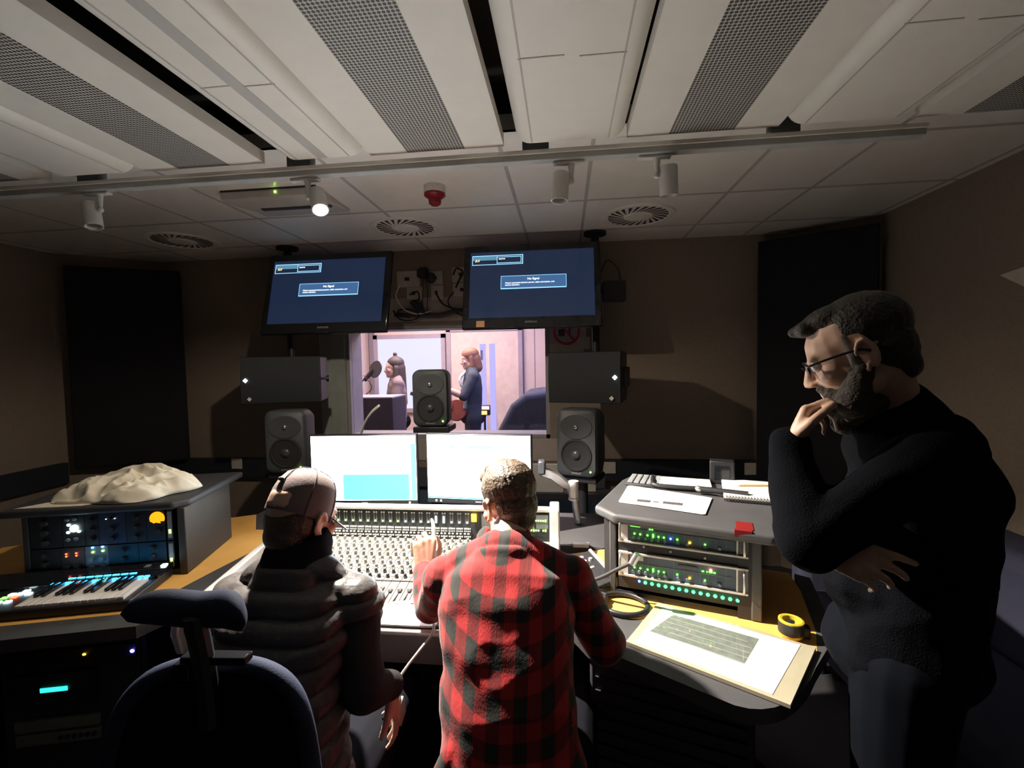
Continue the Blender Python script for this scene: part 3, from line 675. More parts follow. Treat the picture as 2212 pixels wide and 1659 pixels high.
MB().prism([(-1.78, 2.45), (-1.62, 2.22), (-1.55, 2.22), (-1.47, 2.16), (-1.44, 2.12), (.02, 2.12), (.10, 2.12), (.16, 2.10), (.30, 2.20), (.30, 2.58), (-1.78, 2.60)], .70, .7395).build('rear_shelf', M_deskgrey, dk, world=True)
rw = [(0.0, 1.98), (.02, 2.03), (.17, 2.09), Rp(.0, .42), Rp(.60, .42), Rp(.66, .0), Rp(.60, -.13), Rp(-.08, -.14), (.02, 1.55)]
MB().prism(rw, .70, .74).build('wood_top', M_wood, dk, world=True)
rr = [Rp(-.10, -.14), Rp(.60, -.13), Rp(.62, 0), Rp(.62, .42), Rp(.67, .40), Rp(.67, .0), Rp(.62, -.12)]+curve2(Rp(.585, -.20), Rp(.50, -.445), Rp(.375, -.435))+[Rp(.08, -.355), Rp(-.02, -.33), (.01, 1.46)]
MB().prism(rr, .70, .741).build('grey_rim', M_deskgrey, dk, world=True)
b = MB(MR.copy()); b.bb(-.02, .43, -.32, .40, 0, .70); b.build('right_pedestal', M_dark, dk, world=True, bevel=.01)
b = MB(MR.copy())
for i in range(14): b.bb(0, .41, -.327, -.32, .08+i*.042, .10+i*.042)
b.build('vent_slat_panel', mat('slat_black', (.03, .03, .032), .5), dk, world=True)
b = MB(ML.copy()); b.bb(-.02, 0, -.27, .42, 0, .70); b.bb(-.62, -.60, -.27, .42, 0, .70); b.bb(-.60, -.02, .39, .42, 0, .70); b.bb(-1.04, -1.02, -.27, .42, 0, .70)
b.build('left_side_panel', M_dark, dk, world=True)
MB().bb(-1.70, .25, 2.53, 2.56, .02, .70).build('modesty_panel', mat('blue_black_panel', (.035, .045, .06), .6), dk, world=True)
for x in (-1.70, .24): MB().bb(x-.02, x+.02, 2.2, 2.5, 0, .70).build('leg', M_dark, dk, world=True)

# ---- racks standing on the desk
def rack_shell(M, w, name, label, x_over, ztop, side_m):
    r = thing(name, label, 'equipment rack', M.translation, M.to_euler().z)
    r_ = r
    MB().bb(0-.022, 0, 0, .40, .742, ztop-.03).build('side_panel', side_m, r_, bevel=.004)
    MB().bb(w, w+.03, -.01, .40, .742, ztop-.03).build('side_panel', side_m, r_, bevel=.004)
    MB().bb(0, w, .38, .40, .742, ztop-.03).build('back_panel', M_dark, r_)
    MB().bb(0, w, .0, .38, .742, .762).build('bottom_panel', M_dark, r_)
    return r
rk = rack_shell(MR, .44, 'right_desk_rack', 'grey rack at the right of the desk filled with two lit silver units', 0, 1.05, mat('rack_side_grey', (.10, .105, .11), .55))
tp = [(-.088, .055), (.0, -.03), (.5, -.06), (.60, .02), (.62, .60), (-.02, .60), (-.06, .46)]
MB().prism([(x, y) for x, y in tp], 1.012, 1.048).build('top_board', M_deskgrey, rk, bevel=.012, seg=3)
MB().bb(.40, .46, -.006, .0, .742, 1.01).build('corner_post', M_dark, rk)
MB().bb(-.045, -.022, .02, .05, .742, 1.012).build('corner_post', MATS['rack_side_grey'], rk)
lk = rack_shell(Matrix.Translation((ML @ Vector((-.56, 0, 0)))) @ RX(AL, 4, 'Z'), .545, 'left_desk_rack', 'dark rack at the left of the desk full of small modules, cloth on top', 0, 1.05, mat('rack_side_brown', (.055, .048, .042), .6))
MB().prism([(-.08, -.03), (.54, -.03), (.585, .02), (.60, .5), (-.10, .5)], 1.02, 1.05).build('top_board', M_dark, lk, bevel=.010, seg=3)

def ledrow(r, pts, m, rad=.0035, name='indicator_light'):
    for x, y, z in pts: MB().ell((x, y, z), (rad, rad*.7, rad), n=8).build(name, m, r)
M_face = mat('blue_grey_faceplate', (.10, .14, .19), .4)
def channel_unit(z, label, var):
    r = thing('channel_strip_unit', label, 'audio processor', MR @ Vector((0, 0, z)), AR, 'silver-framed rack units in the right rack')
    MB().bb(.012, .43, .0, .20, .003, .086).build('chassis', M_face, r)
    b = MB(); b.bb(.012, .43, -.012, .0, .0, .006); b.bb(.012, .43, -.012, 0, .082, .088); b.bb(.012, .045, -.006, 0, .006, .082); b.bb(.395, .43, -.006, 0, .006, .082)
    b.build('silver_frame', M_alu, r)
    for x in (.022, .418): MB().tube([(x, -.006, .012), (x, -.03, .016), (x, -.03, .072), (x, -.006, .076)], .004, 8, 4).build('handle', M_steel, r)
    b = MB()
    for x in (.115, .20, .285, .365): b.bb(x-.0006, x+.0006, -.002, 0, .01, .08)
    for x in (.075, .095, .14, .16, .18, .235, .26, .31, .335): b.bb(x-.0005, x+.0005, -.002, 0, .01, .048)
    b.bb(.05, .385, -.002, 0, .047, .0482)
    b.build('printed_line', mat('pale_blue_print', (.25, .32, .40), .5), r)
    for x in (.064, .084, .106, .128, .150, .172, .215, .245, .30, .345): MB().cyl((x, -.001, .020), (x, -.012, .020), .0055, n=12).build('knob', mat('steel_blue_knob', (.16, .20, .25), .35), r)
    ledrow(r, [(x, -.004, .034-.012*x) for x in (.068, .088, .113, .15, .168, .212)]+[(.132, -.004, .030), (.132, -.004, .037), (.30, -.004, .026)], E_green, .0036)
    ledrow(r, [(.252, -.004, .026)], E_amber, .004)
    if var == 0:
        ledrow(r, [(.190, -.004, .031)], E_blue, .0036)
        for i in range(8): MB().bb(.054+i*.0042, .057+i*.0042, -.003, 0, .058, .0615).build('meter_segment', E_green, r)
        ledrow(r, [(.121, -.004, .055), (.129, -.004, .055)], E_green, .0028)
    else:
        MB().bb(.215, .275, -.003, 0, .055, .068).build('display_window', M_gloss, r)
        for i, x in enumerate((.290, .294, .305, .312, .316, .320, .326, .330)): MB().bb(x, x+.003, -.003, 0, .054, .058).build('meter_segment', E_green, r)
        ledrow(r, [(.318, -.005, .064)], em('bright_red_led', (1, .25, .15), 10), .0045)
        MB().bb(.052, .098, -.003, 0, .060, .075).build('name_badge', M_whiteplastic, r)
    return r
channel_unit(.945, 'upper silver-framed unit with a blue and many green lights', 0)
channel_unit(.822, 'lower silver-framed unit with a red light and a dark display', 1)
r = thing('blank_rack_unit', 'black vented rack unit between the two silver-framed ones', 'rack unit', MR @ Vector((0, 0, .912)), AR)
MB().bb(.01, .43, .0, .15, 0, .031).build('panel', M_black, r)
for x, z in ((.10, .022), (.19, .018), (.425, .004), (.30, .012)): MB().cyl((x, 0, z), (x, -.004, z), .004, n=8).build('screw', M_steel, r)
r = thing('patch_light_unit', 'black rack unit with one blue and fourteen bright green lights in a row', 'rack unit', MR @ Vector((0, 0, .775)), AR)
MB().bb(.01, .44, .0, .15, 0, .044).build('panel', M_dark, r)
ledrow(r, [(.084, -.003, .032)], E_blue, .0045)
ledrow(r, [(.105+i*.0227, -.004, .031-.0006*i) for i in range(14)], E_emerald, .0062)

# left rack modules
def module(x0, x1, z0, z1, label, m, build=None, name='rack_module'):
    r = thing(name, label, 'rack module', ML @ Vector((x0, 0, z0)), AL, 'small modules in the left rack')
    MB().bb(.001, x1-x0-.001, 0, .12, .001, z1-z0-.001).build('faceplate', m, r)
    if build: build(r, x1-x0, z1-z0)
    return r
def kn(r, n, w, h, m=None, rows=3):
    for i in range(rows): MB().cyl((w*.5, 0, h*(i+.6)/(rows+.3)), (w*.5, -.014, h*(i+.6)/(rows+.3)), min(.010, w*.3), n=14).build('knob', m or M_dark, r)
M_knobgrey = mat('grey_knob', (.22, .23, .24), .4)
def leds(r, pts, m, rad=.004):
    for x, z in pts: MB().ell((x, -.003, z), (rad, .002, rad*.75), n=8).build('indicator_light', m, r)
ZR0, ZR1, ZR2 = .765, .885, 1.015
module(-.555, -.44, ZR1, ZR2, 'blank dark module at the upper left of the left rack', M_black, lambda r, w, h: kn(r, 3, w, h))
module(-.44, -.36, ZR1, ZR2, 'module with a bright white glowing button', M_black, lambda r, w, h: (
    MB().cyl((.044, 0, .075), (.044, -.006, .075), .014, n=20).build('lit_button', em('white_button', (.7, 1, .95), 7), r), leds(r, [(.025, .090), (.022, .060), (.060, .062)], E_white, .007),
    [MB().ell((x, -.004, z), (.010, .004, .007), n=10).build('cap_button', M_knobgrey, r) for x, z in ((.02, .030), (.050, .032), (.02, .112), (.048, .114))]))
module(-.36, -.31, ZR1, ZR2, 'plain black module right of the white glowing button', M_black, lambda r, w, h: kn(r, 3, w, h))
module(-.31, -.21, ZR1, ZR2, 'navy module with two small white ticks', mat('navy_faceplate', (.02, .022, .05), .5), lambda r, w, h: (leds(r, [(.03, .105), (.062, .106)], em('faint_white', (.6, .8, 1), 1.5), .003), kn(r, 3, w, h)))
module(-.21, -.135, ZR1, ZR2, 'black knobbed module left of the orange meter', M_black, lambda r, w, h: kn(r, 3, w, h))
def om(r, w, h):
    b = MB(); b.prism([(-.026, -.012)]+[(.028*math.cos(R_(a)), .028*math.sin(R_(a))) for a in range(-25, 206, 15)]+[(-.012, -.020), (0, -.010), (.012, -.020)], 0, .003)
    for i, v in enumerate(b.v): b.v[i] = (v[0]+.042, -.001-v[2], v[1]+.095)
    b.build('lit_meter', E_orange, r); MB().cyl((.042, 0, .04), (.042, -.014, .04), .011).build('knob', M_dark, r)
module(-.135, -.065, ZR1, ZR2, 'module with a glowing orange meter', M_black, om)
def gm(r, w, h):
    MB().bb(.004, w-.004, -.002, 0, .01, h-.01).build('label_strip', mat('plain_grey_strip', (.32, .30, .29), .6), r); leds(r, [(w/2, .042), (w/2, .033)], E_lime, .005)  # flat grey strip with no emission, small green lights on it
module(-.060, -.036, ZR1, ZR2, 'upper narrow grey strip module with green lights', M_black, gm)
module(-.060, -.036, ZR0, ZR1-.003, 'lower narrow grey strip module with green lights', M_black, gm)
module(-.555, -.45, ZR0, ZR1-.003, 'blank dark module at the lower left of the left rack', M_black, lambda r, w, h: kn(r, 3, w, h))
module(-.45, -.365, ZR0, ZR1-.003, 'module with two pairs of red lights', M_black, lambda r, w, h: (leds(r, [(.020, .093), (.020, .083), (.056, .094), (.056, .084)], E_red, .0045), [MB().cyl((x, 0, .04), (x, -.012, .04), .010).build('knob', M_dark, r) for x in (.022, .058)]))
module(-.365, -.28, ZR0, ZR1-.003, 'grey module with blue lights above green lights', mat('pale_grey_faceplate', (.20, .20, .22), .5), lambda r, w, h: (leds(r, [(.03, .112), (.066, .113)], em('sky_led', (.1, .5, 1), 7), .005), leds(r, [(.03, .093), (.066, .096)], E_lime, .005), [MB().cyl((x, 0, z), (x, -.012, z), .010).build('knob', M_knobgrey, r) for x in (.025, .062) for z in (.03, .065)]))
module(-.28, -.17, ZR0, ZR1-.003, 'dark module with knobs, right of the blue-lit one', M_black, lambda r, w, h: kn(r, 3, w, h))
module(-.17, -.065, ZR0, ZR1-.003, 'dark module below the orange meter', M_black, lambda r, w, h: kn(r, 3, w, h))

# cloth and envelope on the left rack
def cloth_mesh():
    nx, ny = 150, 100; vs = []; fs = []
    N3 = lambda x, y, z: noise.noise(Vector((x, y, z)))
    for j in range(ny):
        for i in range(nx):
            u, v = i/(nx-1)*2-1, j/(ny-1)*2-1
            a = math.atan2(v, u); rr = math.hypot(u, v); k = max(abs(u), abs(v)); s = k/rr if rr > 0 else 1
            x, y = u*s, v*s; edge = 1+.20*N3(math.cos(a)*1.6, math.sin(a)*1.6, 3)+.05*math.sin(a*5+1)
            X, Y = x*.275*edge, y*.165*edge
            d = max(0, 1-k**5)
            wx, wy = X+.03*N3(X*5, Y*5, 20), Y+.03*N3(X*5, Y*5, 30)
            fold = (1-abs(N3(wx*8+wy*4, wy*16-wx*3, 5))*2.2)*.028+(1-abs(N3(wx*17, wy*28, 8))*2)*.009
            h = (.038*(1-k**2)**.6 if k < 1 else 0)+fold*1.5*d**.5+.035*math.exp(-((X-.07)**2/.012+(Y-.04)**2/.006))*d+.018*math.exp(-((X-.22)**2+(Y+.02)**2)/.0016)*d**.3
            vs.append((X, Y, max(.002, h*(.75+.25*min(1, (X+.35)*3)))))
    for j in range(ny-1):
        for i in range(nx-1): fs.append((j*nx+i, j*nx+i+1, (j+1)*nx+i+1, (j+1)*nx+i))
    return MB().add(vs, fs)
cl = cloth_mesh().build('crumpled_cloth', mat('cream_cloth', (.66, .62, .52), .9), smooth=180)
cl.location = ML @ Vector((-.30, .17, 1.051)); cl.rotation_euler = (0, 0, AL); so = cl.modifiers.new('t', 'SOLIDIFY'); so.thickness = .002; so.offset = 0
tag(cl, 'crumpled cream cloth heaped on top of the left rack', 'cloth')
pv = [(-.60, -.005), (-.36, -.01), (-.30, .03), (-.47, .13)]
e = MB(ML.copy()).prism(pv, 1.051, 1.054).build('cloth_corner_sheet', MATS['cream_cloth']); e.name = 'flat_sheet'; tag(e, 'flat pointed cream sheet lying under the left end of the crumpled cloth', 'cloth')

# ---- keyboard
kb = thing('midi_keyboard', 'black keyboard with blue lights and white keys on the left of the desk', 'keyboard', ML @ Vector((-.395, -.278, .742)), R_(16))
MB().bb(-.34, .36, -.012, .262, 0, .035).build('body', M_black, kb, bevel=.006)
MB().extr([(.155, .035), (.155, .045), (.262, .059), (.262, .035)], -.34, .36).build('control_deck', M_gloss, kb)
NW = 15; kw = .335/NW
for i in range(NW): MB().bb(i*kw+.0008, (i+1)*kw-.0008, -.004, .145, .034, .046).build('white_key', mat('ivory_key', (.80, .76, .74), .3), kb, bevel=.0012)
for i in range(NW-1):
    if i % 7 in (0, 1, 3, 4, 5): MB().bb((i+1)*kw-.0062, (i+1)*kw+.0062, .052, .147, .044, .057).build('black_key', M_gloss, kb, bevel=.0015)
for i in range(NW): MB().bb(i*kw+.003, (i+1)*kw-.003, .146, .158, .046, .051).build('key_light', em('azure_strip', (.02, .42, 1), 5), kb)
for i in range(8): MB().bb(.035+i*.030, .059+i*.030, .185, .191, .0475, .0525).build('touch_strip_light', E_cyan, kb)
MB().bb(.03, .345, .205, .206, .055, .056).build('deck_line', M_dark, kb)
MB().ell((.165, .17, .047), .003, n=8).build('indicator_light', E_cyan, kb)
MB().bb(.335, .355, .22, .24, .055, .060).build('lit_button', E_white, kb, bevel=.002)
MB().bb(.275, .292, .22, .245, .056, .059).build('grey_button', M_knobgrey, kb)
for x, y, m in ((-.10, .12, E_white), (-.075, .12, E_white), (-.105, .095, E_green), (-.075, .095, E_red), (-.045, .115, E_white), (-.10, .062, E_white), (-.07, .062, E_white), (-.07, .14, E_white)):
    MB().bb(x-.010, x+.010, y-.008, y+.008, .035, .039).build('pad_button', m, kb, bevel=.002)
for x, y in ((-.105, .012), (-.085, -.002+.012)): MB().cyl((x, y, .035), (x, y, .048), .009, n=14).build('knob', M_dark, kb); MB().ell((x, y, .048), (.004, .004, .001), n=8).build('knob_light', E_white, kb)

# ---- low rack under the left wing
MLL = ML.copy(); MLL.translation = ML @ Vector((-.44, -.27, 0))
r = thing('under_desk_rack', 'dark equipment rack below the left of the desk, with a teal display', 'equipment rack', MLL.translation, AL)
MB().bb(-.02, .415, .0, .5, .03, .66).build('cabinet', M_dark, r, bevel=.004)
MB().bb(-.02, .415, .02, .48, .0, .03).build('plinth', M_black, r)
MB().bb(.0, .28, -.01, 0, .42, .535).build('front_panel', M_black, r)
MB().bb(.105, .19, -.013, -.01, .472, .488).build('teal_display', E_teal, r, bevel=.003)
MB().bb(.0, .41, -.01, 0, .57, .615).build('front_panel', M_black, r)
MB().ell((.248, -.011, .595), (.006, .003, .004), n=8).build('amber_light', E_amber, r)
MB().ell((.40, -.011, .590), (.007, .003, .006), n=8).build('blue_light', em('violet_blue_led', (.12, .1, 1), 30), r)
MB().bb(.02, .28, -.012, 0, .335, .372).build('connector_panel', mat('dull_grey_panel', (.20, .20, .17), .6), r)
MB().bb(.02, .28, -.012, 0, .285, .325).build('connector_panel', MATS['dull_grey_panel'], r)
for i in range(6): MB().cyl((.265-i*.021, -.012, .305), (.265-i*.021, -.016, .305), .008, n=14).build('connector', M_dark, r)

# ================================================================== CONSOLE
cn = thing('mixing_console', 'wide silver mixing console with rows of knobs and faders under the screens', 'mixing console', (-.685, 1.7, 0))
X0, X1 = -1.33, -.03
MB().extr([(1.415, .62), (1.395, .70), (1.40, .742), (1.50, .748), (1.985, .812), (1.99, .935), (2.03, .950), (2.10, .90), (2.09, .62)], X0+.03, X1-.03).build('chassis', mat('console_grey', (.20, .20, .21), .45), cn, world=True)
for xa, xb in ((X0, X0+.03), (X1-.042, X1)):
    MB().extr([(1.39, .62), (1.37, .70), (1.385, .765), (1.52, .778), (1.95, .838), (1.965, .955), (2.04, .972), (2.115, .91), (2.10, .62)], xa, xb).build('end_cheek', M_alu, cn, world=True, bevel=.006)
MB().cyl((X0, 1.392, .740), (X1, 1.392, .740), .011, n=16).build('armrest_bar', M_alu, cn, world=True)
MB().bb(X0+.03, X1-.03, 1.40, 1.50, .742, .756).build('armrest_pad', mat('armrest_grey', (.16, .16, .15), .6), cn, world=True, bevel=.006)
MB().cyl((X0+.03, 1.985, .952), (X1-.045, 1.985, .952), .013, n=16).build('top_rail', M_alu, cn, world=True)
zs = lambda y: .748+(y-1.50)*(.064/.485)
M_strip = mat('strip_pale_grey', (.17, .165, .15), .4); M_capw = mat('white_fader_cap', (.82, .82, .80), .35); M_kn = mat('dark_grey_knob', (.05, .05, .052), .4); M_kw = mat('pale_knob', (.30, .30, .27), .35)
SL = (.064/.485); PW = .0352; SX = -1.262; NS = 24
Ms = Matrix.Rotation(math.atan(SL), 4, 'X')
kmesh = {}
def knob_mesh(key, m, r_):
    if key not in kmesh:
        b = MB(); b.lathe([(r_*1.25, 0), (r_*1.2, .004), (r_, .005), (r_*.86, .016), (r_*.5, .0168), (0, .017)], 12, close=False); b.k = 1; b.bb(-.0011, .0011, 0, r_*1.1, .0163, .0178)
        kmesh[key] = b.mesh('knob', [m, M_capw], smooth=40)
    return kmesh[key]
rest = MB(); restc = MB()
for i in range(NS):
    x = SX+i*PW
    s = MB(); 
    y0, y1 = 1.505, 1.975
    s.add([(x+.0012, y0, zs(y0)+.003), (x+PW-.0012, y0, zs(y0)+.003), (x+PW-.0012, y1, zs(y1)+.003), (x+.0012, y1, zs(y1)+.003), (x+.0012, y0, zs(y0)-.002), (x+PW-.0012, y0, zs(y0)-.002), (x+PW-.0012, y1, zs(y1)-.002), (x+.0012, y1, zs(y1)-.002)],
          [(0, 1, 2, 3), (7, 6, 5, 4), (4, 5, 1, 0), (5, 6, 2, 1), (6, 7, 3, 2), (7, 4, 0, 3)])
    s.k = 1; s.bb(x+PW/2-.0012, x+PW/2+.0012, 1.525, 1.625, zs(1.57), zs(1.57)+.0075)
    s.bb(x+.001, x+PW-.001, 1.655, 1.662, zs(1.66)+.0, zs(1.66)+.0055)
    st = s.build('channel_strip', [M_strip, M_ink], cn, world=True)
    fy = 1.60+.018*noise.noise(Vector((i*.9, 2, 0)))*2
    f = MB().box((x+PW/2, fy, zs(fy)+.013), (.012, .024, .014), rx=math.atan(SL)).build('fader_cap', M_capw, st, world=True, bevel=.002)
    for j in range(10):
        yk = 1.682+j*.0300; cx = x+PW*(.32 if (j % 2 == 0) else .66); key = 'a' if j in (0, 1, 5) else 'b'
        if j < 4:
            k = bpy.data.objects.new('knob', knob_mesh(key, M_kn if key == 'a' else M_kw, .0062)); COL.objects.link(k); k.parent = cn; k.location = MW(cn).inverted() @ Vector((cx, yk, zs(yk)+.003)); k.rotation_euler = (math.atan(SL), 0, R_(-20+random.uniform(-60, 60)))
        else:
            rest.cyl((cx, yk, zs(yk)+.002), (cx, yk-.001, zs(yk)+.019), .0068, .0056, 10)
            restc.box((cx+.001, yk, zs(yk)+.0195), (.0024, .009, .002), rz=R_(-30+random.uniform(-50, 50)))
        restc.box((x+PW*(.75 if j % 2 == 0 else .22), yk+.004, zs(yk)+.005), (.005, .005, .006))
stuff(rest.build('knob', M_kw, cn, world=True)).name = 'upper_knobs'
stuff(restc.build('push_buttons', M_capw, cn, world=True))
# meter bridge
mbp = MB().extr([(1.978, .815), (1.984, .940), (1.99, .940), (1.99, .815)], X0+.03, X1-.045).build('meter_bridge', mat('meter_black', (.03, .035, .038), .3), cn, world=True)
b = MB(); b2 = MB()
for i in range(NS):
    x = SX+i*PW
    for row, z in enumerate((.826, .839, .850, .861)):
        for q in range(4):
            if row == 1 and q % 2: continue
            b.box((x+.0055+q*.0078, 1.976, z), (.0052 if row != 1 else .009, .005, .0058 if row != 2 else .004))
    for q in (0, 1):
        b.box((x+.0105+q*.011, 1.979, .928), (.0065, .003, .006))
        b2.box((x+.0105+q*.011, 1.980, .902), (.0065, .002, .040))
stuff(b.build('bridge_buttons', M_capw, cn, world=True)); b2.build('meter_window', mat('dim_meter', (.12, .13, .13), .3), cn, world=True)
for i in range(NS):
    x = SX+i*PW+.016
    tall = i in (19, 20)
    MB().box((x, 1.977, .900 if tall else .889), (.0055, .003, .030 if tall else .0065)).build('meter_light', E_white if i > 14 else E_lime, cn, world=True)
MB().box((-.405, 1.975, .912), (.022, .004, .034)).build('amber_display', E_amber, cn, world=True)
for x in (-.345, -.285, -.225, -.165, -.105): MB().box((x, 1.977, .90), (.052, .003, .062)).build('display_window', mat('display_grey', (.16, .19, .18), .25), cn, world=True)
for zz in (.862, .905):
    for i in range(26):
        if (i*7+int(zz*1000)) % 11 != 0: MB().box((-.345+i*.0102, 1.9745, zz), (.0058, .002, .006 if i % 5 else .009)).build('digit', E_lime, cn, world=True)
# master section
MB().add([(-.405, 1.505, zs(1.505)+.003), (X1-.045, 1.505, zs(1.505)+.003), (X1-.045, 1.975, zs(1.975)+.003), (-.405, 1.975, zs(1.975)+.003), (-.405, 1.505, zs(1.505)-.002), (X1-.045, 1.505, zs(1.505)-.002), (X1-.045, 1.975, zs(1.975)-.002), (-.405, 1.975, zs(1.975)-.002)],
         [(0, 1, 2, 3), (7, 6, 5, 4), (4, 5, 1, 0), (5, 6, 2, 1), (6, 7, 3, 2), (7, 4, 0, 3)]).build('master_panel', M_strip, cn, world=True)
for i in range(8):
    for j in range(6):
        xx, yy = -.375+i*.04, 1.62+j*.062
        if j < 4: MB().box((xx, yy, zs(yy)+.007), (.014, .012, .008), rx=math.atan(SL)).build('key_button', M_capw if (i+j) % 3 else M_kn, cn, world=True)
        else: MB().cyl((xx, yy, zs(yy)+.002), (xx, yy, zs(yy)+.022), .009, .008, 12).build('master_knob', M_kn if (i+j) % 2 else M_kw, cn, world=True)
for x in (-1.22, -.14): MB().bb(x-.05, x+.05, 1.55, 2.05, 0, .64).build('pedestal', M_dark, cn, world=True, bevel=.01)
# white pad, lead
tag(MB().prism([(x-.535, y+1.453) for x, y in rrect(.235, .125, .02)], .7565, .7625).build('white_slab', mat('bright_white_pad', (.88, .88, .87), .4), bevel=.001), 'white rounded pad on the front edge of the console', 'pad')
tag(MB().tube([(-.61, 1.513, .765), (-.54, 1.524, .767), (-.47, 1.517, .765)], .005).build('pad_cord', M_whiteplastic, smooth=180), 'short pale cord curving behind the white pad', 'cord')
cable('white_lead', [(-.425, 1.40, .775), (-.415, 1.35, .765), (-.44, 1.31, .74), (-.475, 1.285, .70), (-.50, 1.275, .665)], .0042, M_whiteplastic, 'white lead hanging from the console edge between the two seated men')

# ---- computer screens
def screen(loc, rz, label, w, h, draw):
    r = thing('computer_monitor', label, 'computer screen', loc, R_(rz), 'bright computer screens above the console')
    MB().bb(-w/2, w/2, 0, .03, -h/2-.012, h/2).build('bezel', M_black, r, bevel=.004)
    MB().bb(-w/2+.007, w/2-.007, -.001, 0, -h/2+.014, h/2-.007).build('screen', em('screen_white', (.86, .95, 1), 8.0), r)
    draw(r, w, h)
    MB().bb(-w/4, w/4, .03, .06, -h/4, h/4).build('back_cover', M_black, r, bevel=.01)
    zb = .742-loc[2]
    MB().bb(-.03, .03, .05, .075, zb+.01, 0).build('stand_neck', M_black, r)
    MB().bb(-.12, .12, -.02+.0, .14, zb, zb+.012).build('stand_foot', M_black, r, bevel=.004)
    for x in (-w/2+.045, -w/2+.07, w/2-.05): MB().bb(x, x+.010, -.0015, 0, -h/2-.004, -h/2+.006).build('bezel_mark', M_whiteplastic, r)
    MB().bb(-.016, .016, -.0012, 0, -h/2-.001, -h/2+.004).build('bezel_badge', M_txt, r)
def d1(r, w, h):
    MB().bb(-w/2+.17, w/2-.045, -.002, -.001, -h/2+.018, -.03).build('turquoise_window', em('turquoise_window', (.12, .75, .85), 1.3), r)
    MB().bb(-w/2+.17, w/2-.045, -.002, -.001, -.03, -.008).build('pale_title_bar', em('pale_mint', (.5, .9, .92), 1.4), r)
    MB().bb(w/2-.033, w/2-.008, -.002, -.001, -h/2+.018, h/2-.05).build('side_toolbar', em('cyan_toolbar', (.15, .8, .9), 1.5), r)
def d2(r, w, h):
    for x0, x1 in ((-.15, -.12), (-.06, -.02), (-.015, .08), (.095, .105)): MB().bb(x0, x1, -.002, -.001, h/2-.075, h/2-.06).build('page_heading', em('grey_teal_print', (.35, .6, .65), 1.0), r)
    for x0, x1 in ((-.17, -.155), (-.10, -.095), (-.03, .0)): MB().bb(x0, x1, -.002, -.001, -h/2+.045, -h/2+.049).build('page_footer', em('grey_print', (.4, .5, .52), 1.0), r)
    MB().bb(-w/2+.008, w/2-.1, -.0022, -.001, -h/2+.015, -h/2+.022).build('task_bar', em('blue_task_bar', (.05, .5, .8), 1.6), r)
screen((-1.03, 2.25, 1.06), 4, 'left computer screen with a turquoise window', .558, .355, d1)
screen((-.435, 2.25, 1.068), -5, 'right computer screen, all white, behind the man in the checked shirt', .545, .345, d2)
# silver arm at the right of the screens
r = thing('monitor_arm', 'silver jointed arm on a post right of the console', 'monitor arm', (.02, 2.42, 0))
MB().cyl((.04, 0, .742), (.02, 0, .93), .019, n=18).build('post', M_steel, r)
MB().cyl((.02, 0, .88), (.02, 0, .965), .026, n=20).cyl((.02, 0, .865), (.02, 0, .875), .028, n=20).build('collar', M_alu, r)
MB().extry([(-.15, 1.03), (-.13, 1.035), (-.05, 1.0), (.0, .955), (.0, .92), (-.04, .93), (-.10, .975), (-.15, .99)], -.02, .02).build('upper_arm', M_steel, r, bevel=.006)
MB().bb(-.165, -.125, -.03, .03, 1.0, 1.075).build('tilt_head', mat('slate_metal', (.10, .11, .13), .4, metal=.4), r, bevel=.01)
# silver gooseneck light behind the left screen
tag(MB().tube([(-1.12, 2.42, .74), (-1.13, 2.42, 1.10), (-1.10, 2.40, 1.24), (-1.04, 2.38, 1.33), (-.985, 2.37, 1.375)], .007, 8).build('gooseneck_lamp', M_alu, smooth=180), 'thin silver gooseneck rising behind the left computer screen', 'gooseneck')
# binders standing behind the right speaker stand
r0 = thing('white_document', 'white sheet standing behind the right speaker stand, nearest the silver arm', 'document', (.04, 3.30, 0), 0, 'white documents behind the right speaker stand')
tag(r0, 'white sheet in the holder behind the right speaker stand, beside the silver arm', 'document')
MB().bb(-.03, .05, 0, .012, .66, .80).build('sheet', M_whiteplastic, r0)
copy_thing(r0, (.16, 3.30, 0), 0, 'white sheet in the holder right of the speaker stand')
tag(MB().bb(-.45, .32, 3.22, 3.36, .62, .66).bb(-.45, -.41, 3.22, 3.36, 0, .62).bb(.28, .32, 3.22, 3.36, 0, .62).build('document_shelf', M_dark), 'low dark shelf along the wall behind the right speaker stand', 'shelf')
tag(MB().bb(-.43, -.02, 3.27, 3.285, .66, .86).build('white_board', M_whiteplastic), 'pale board standing on the low shelf right of the screens', 'board')
# small controller right of the console
r = thing('remote_controller', 'small black controller with silver edge and three knobs beside the console', 'controller', (.085, 1.80, .742), R_(-72))
MB().extr([(-.055, 0), (-.055, .02), (.055, .05), (.055, 0)], -.14, .13).build('casing', M_black, r, bevel=.004)
MB().extr([(.052, 0), (.052, .052), (.062, .056), (.062, 0)], -.14, .13).build('silver_edge', M_alu, r)
for x, y in ((-.08, .0), (-.06, .03), (-.045, .0)): MB().cyl((x, y, .03), (x, y, .052), .008, n=12).build('knob', M_alu, r)
MB().box((.0, .0, .037), (.012, .045, .006), rx=R_(15)).build('slider', M_alu, r)
tag(MB().bb(.03, .10, 2.10, 2.13, .7405, .755).build('paper_clip_box', M_whiteplastic), 'tiny pale box on the desk corner behind the controller', 'box')

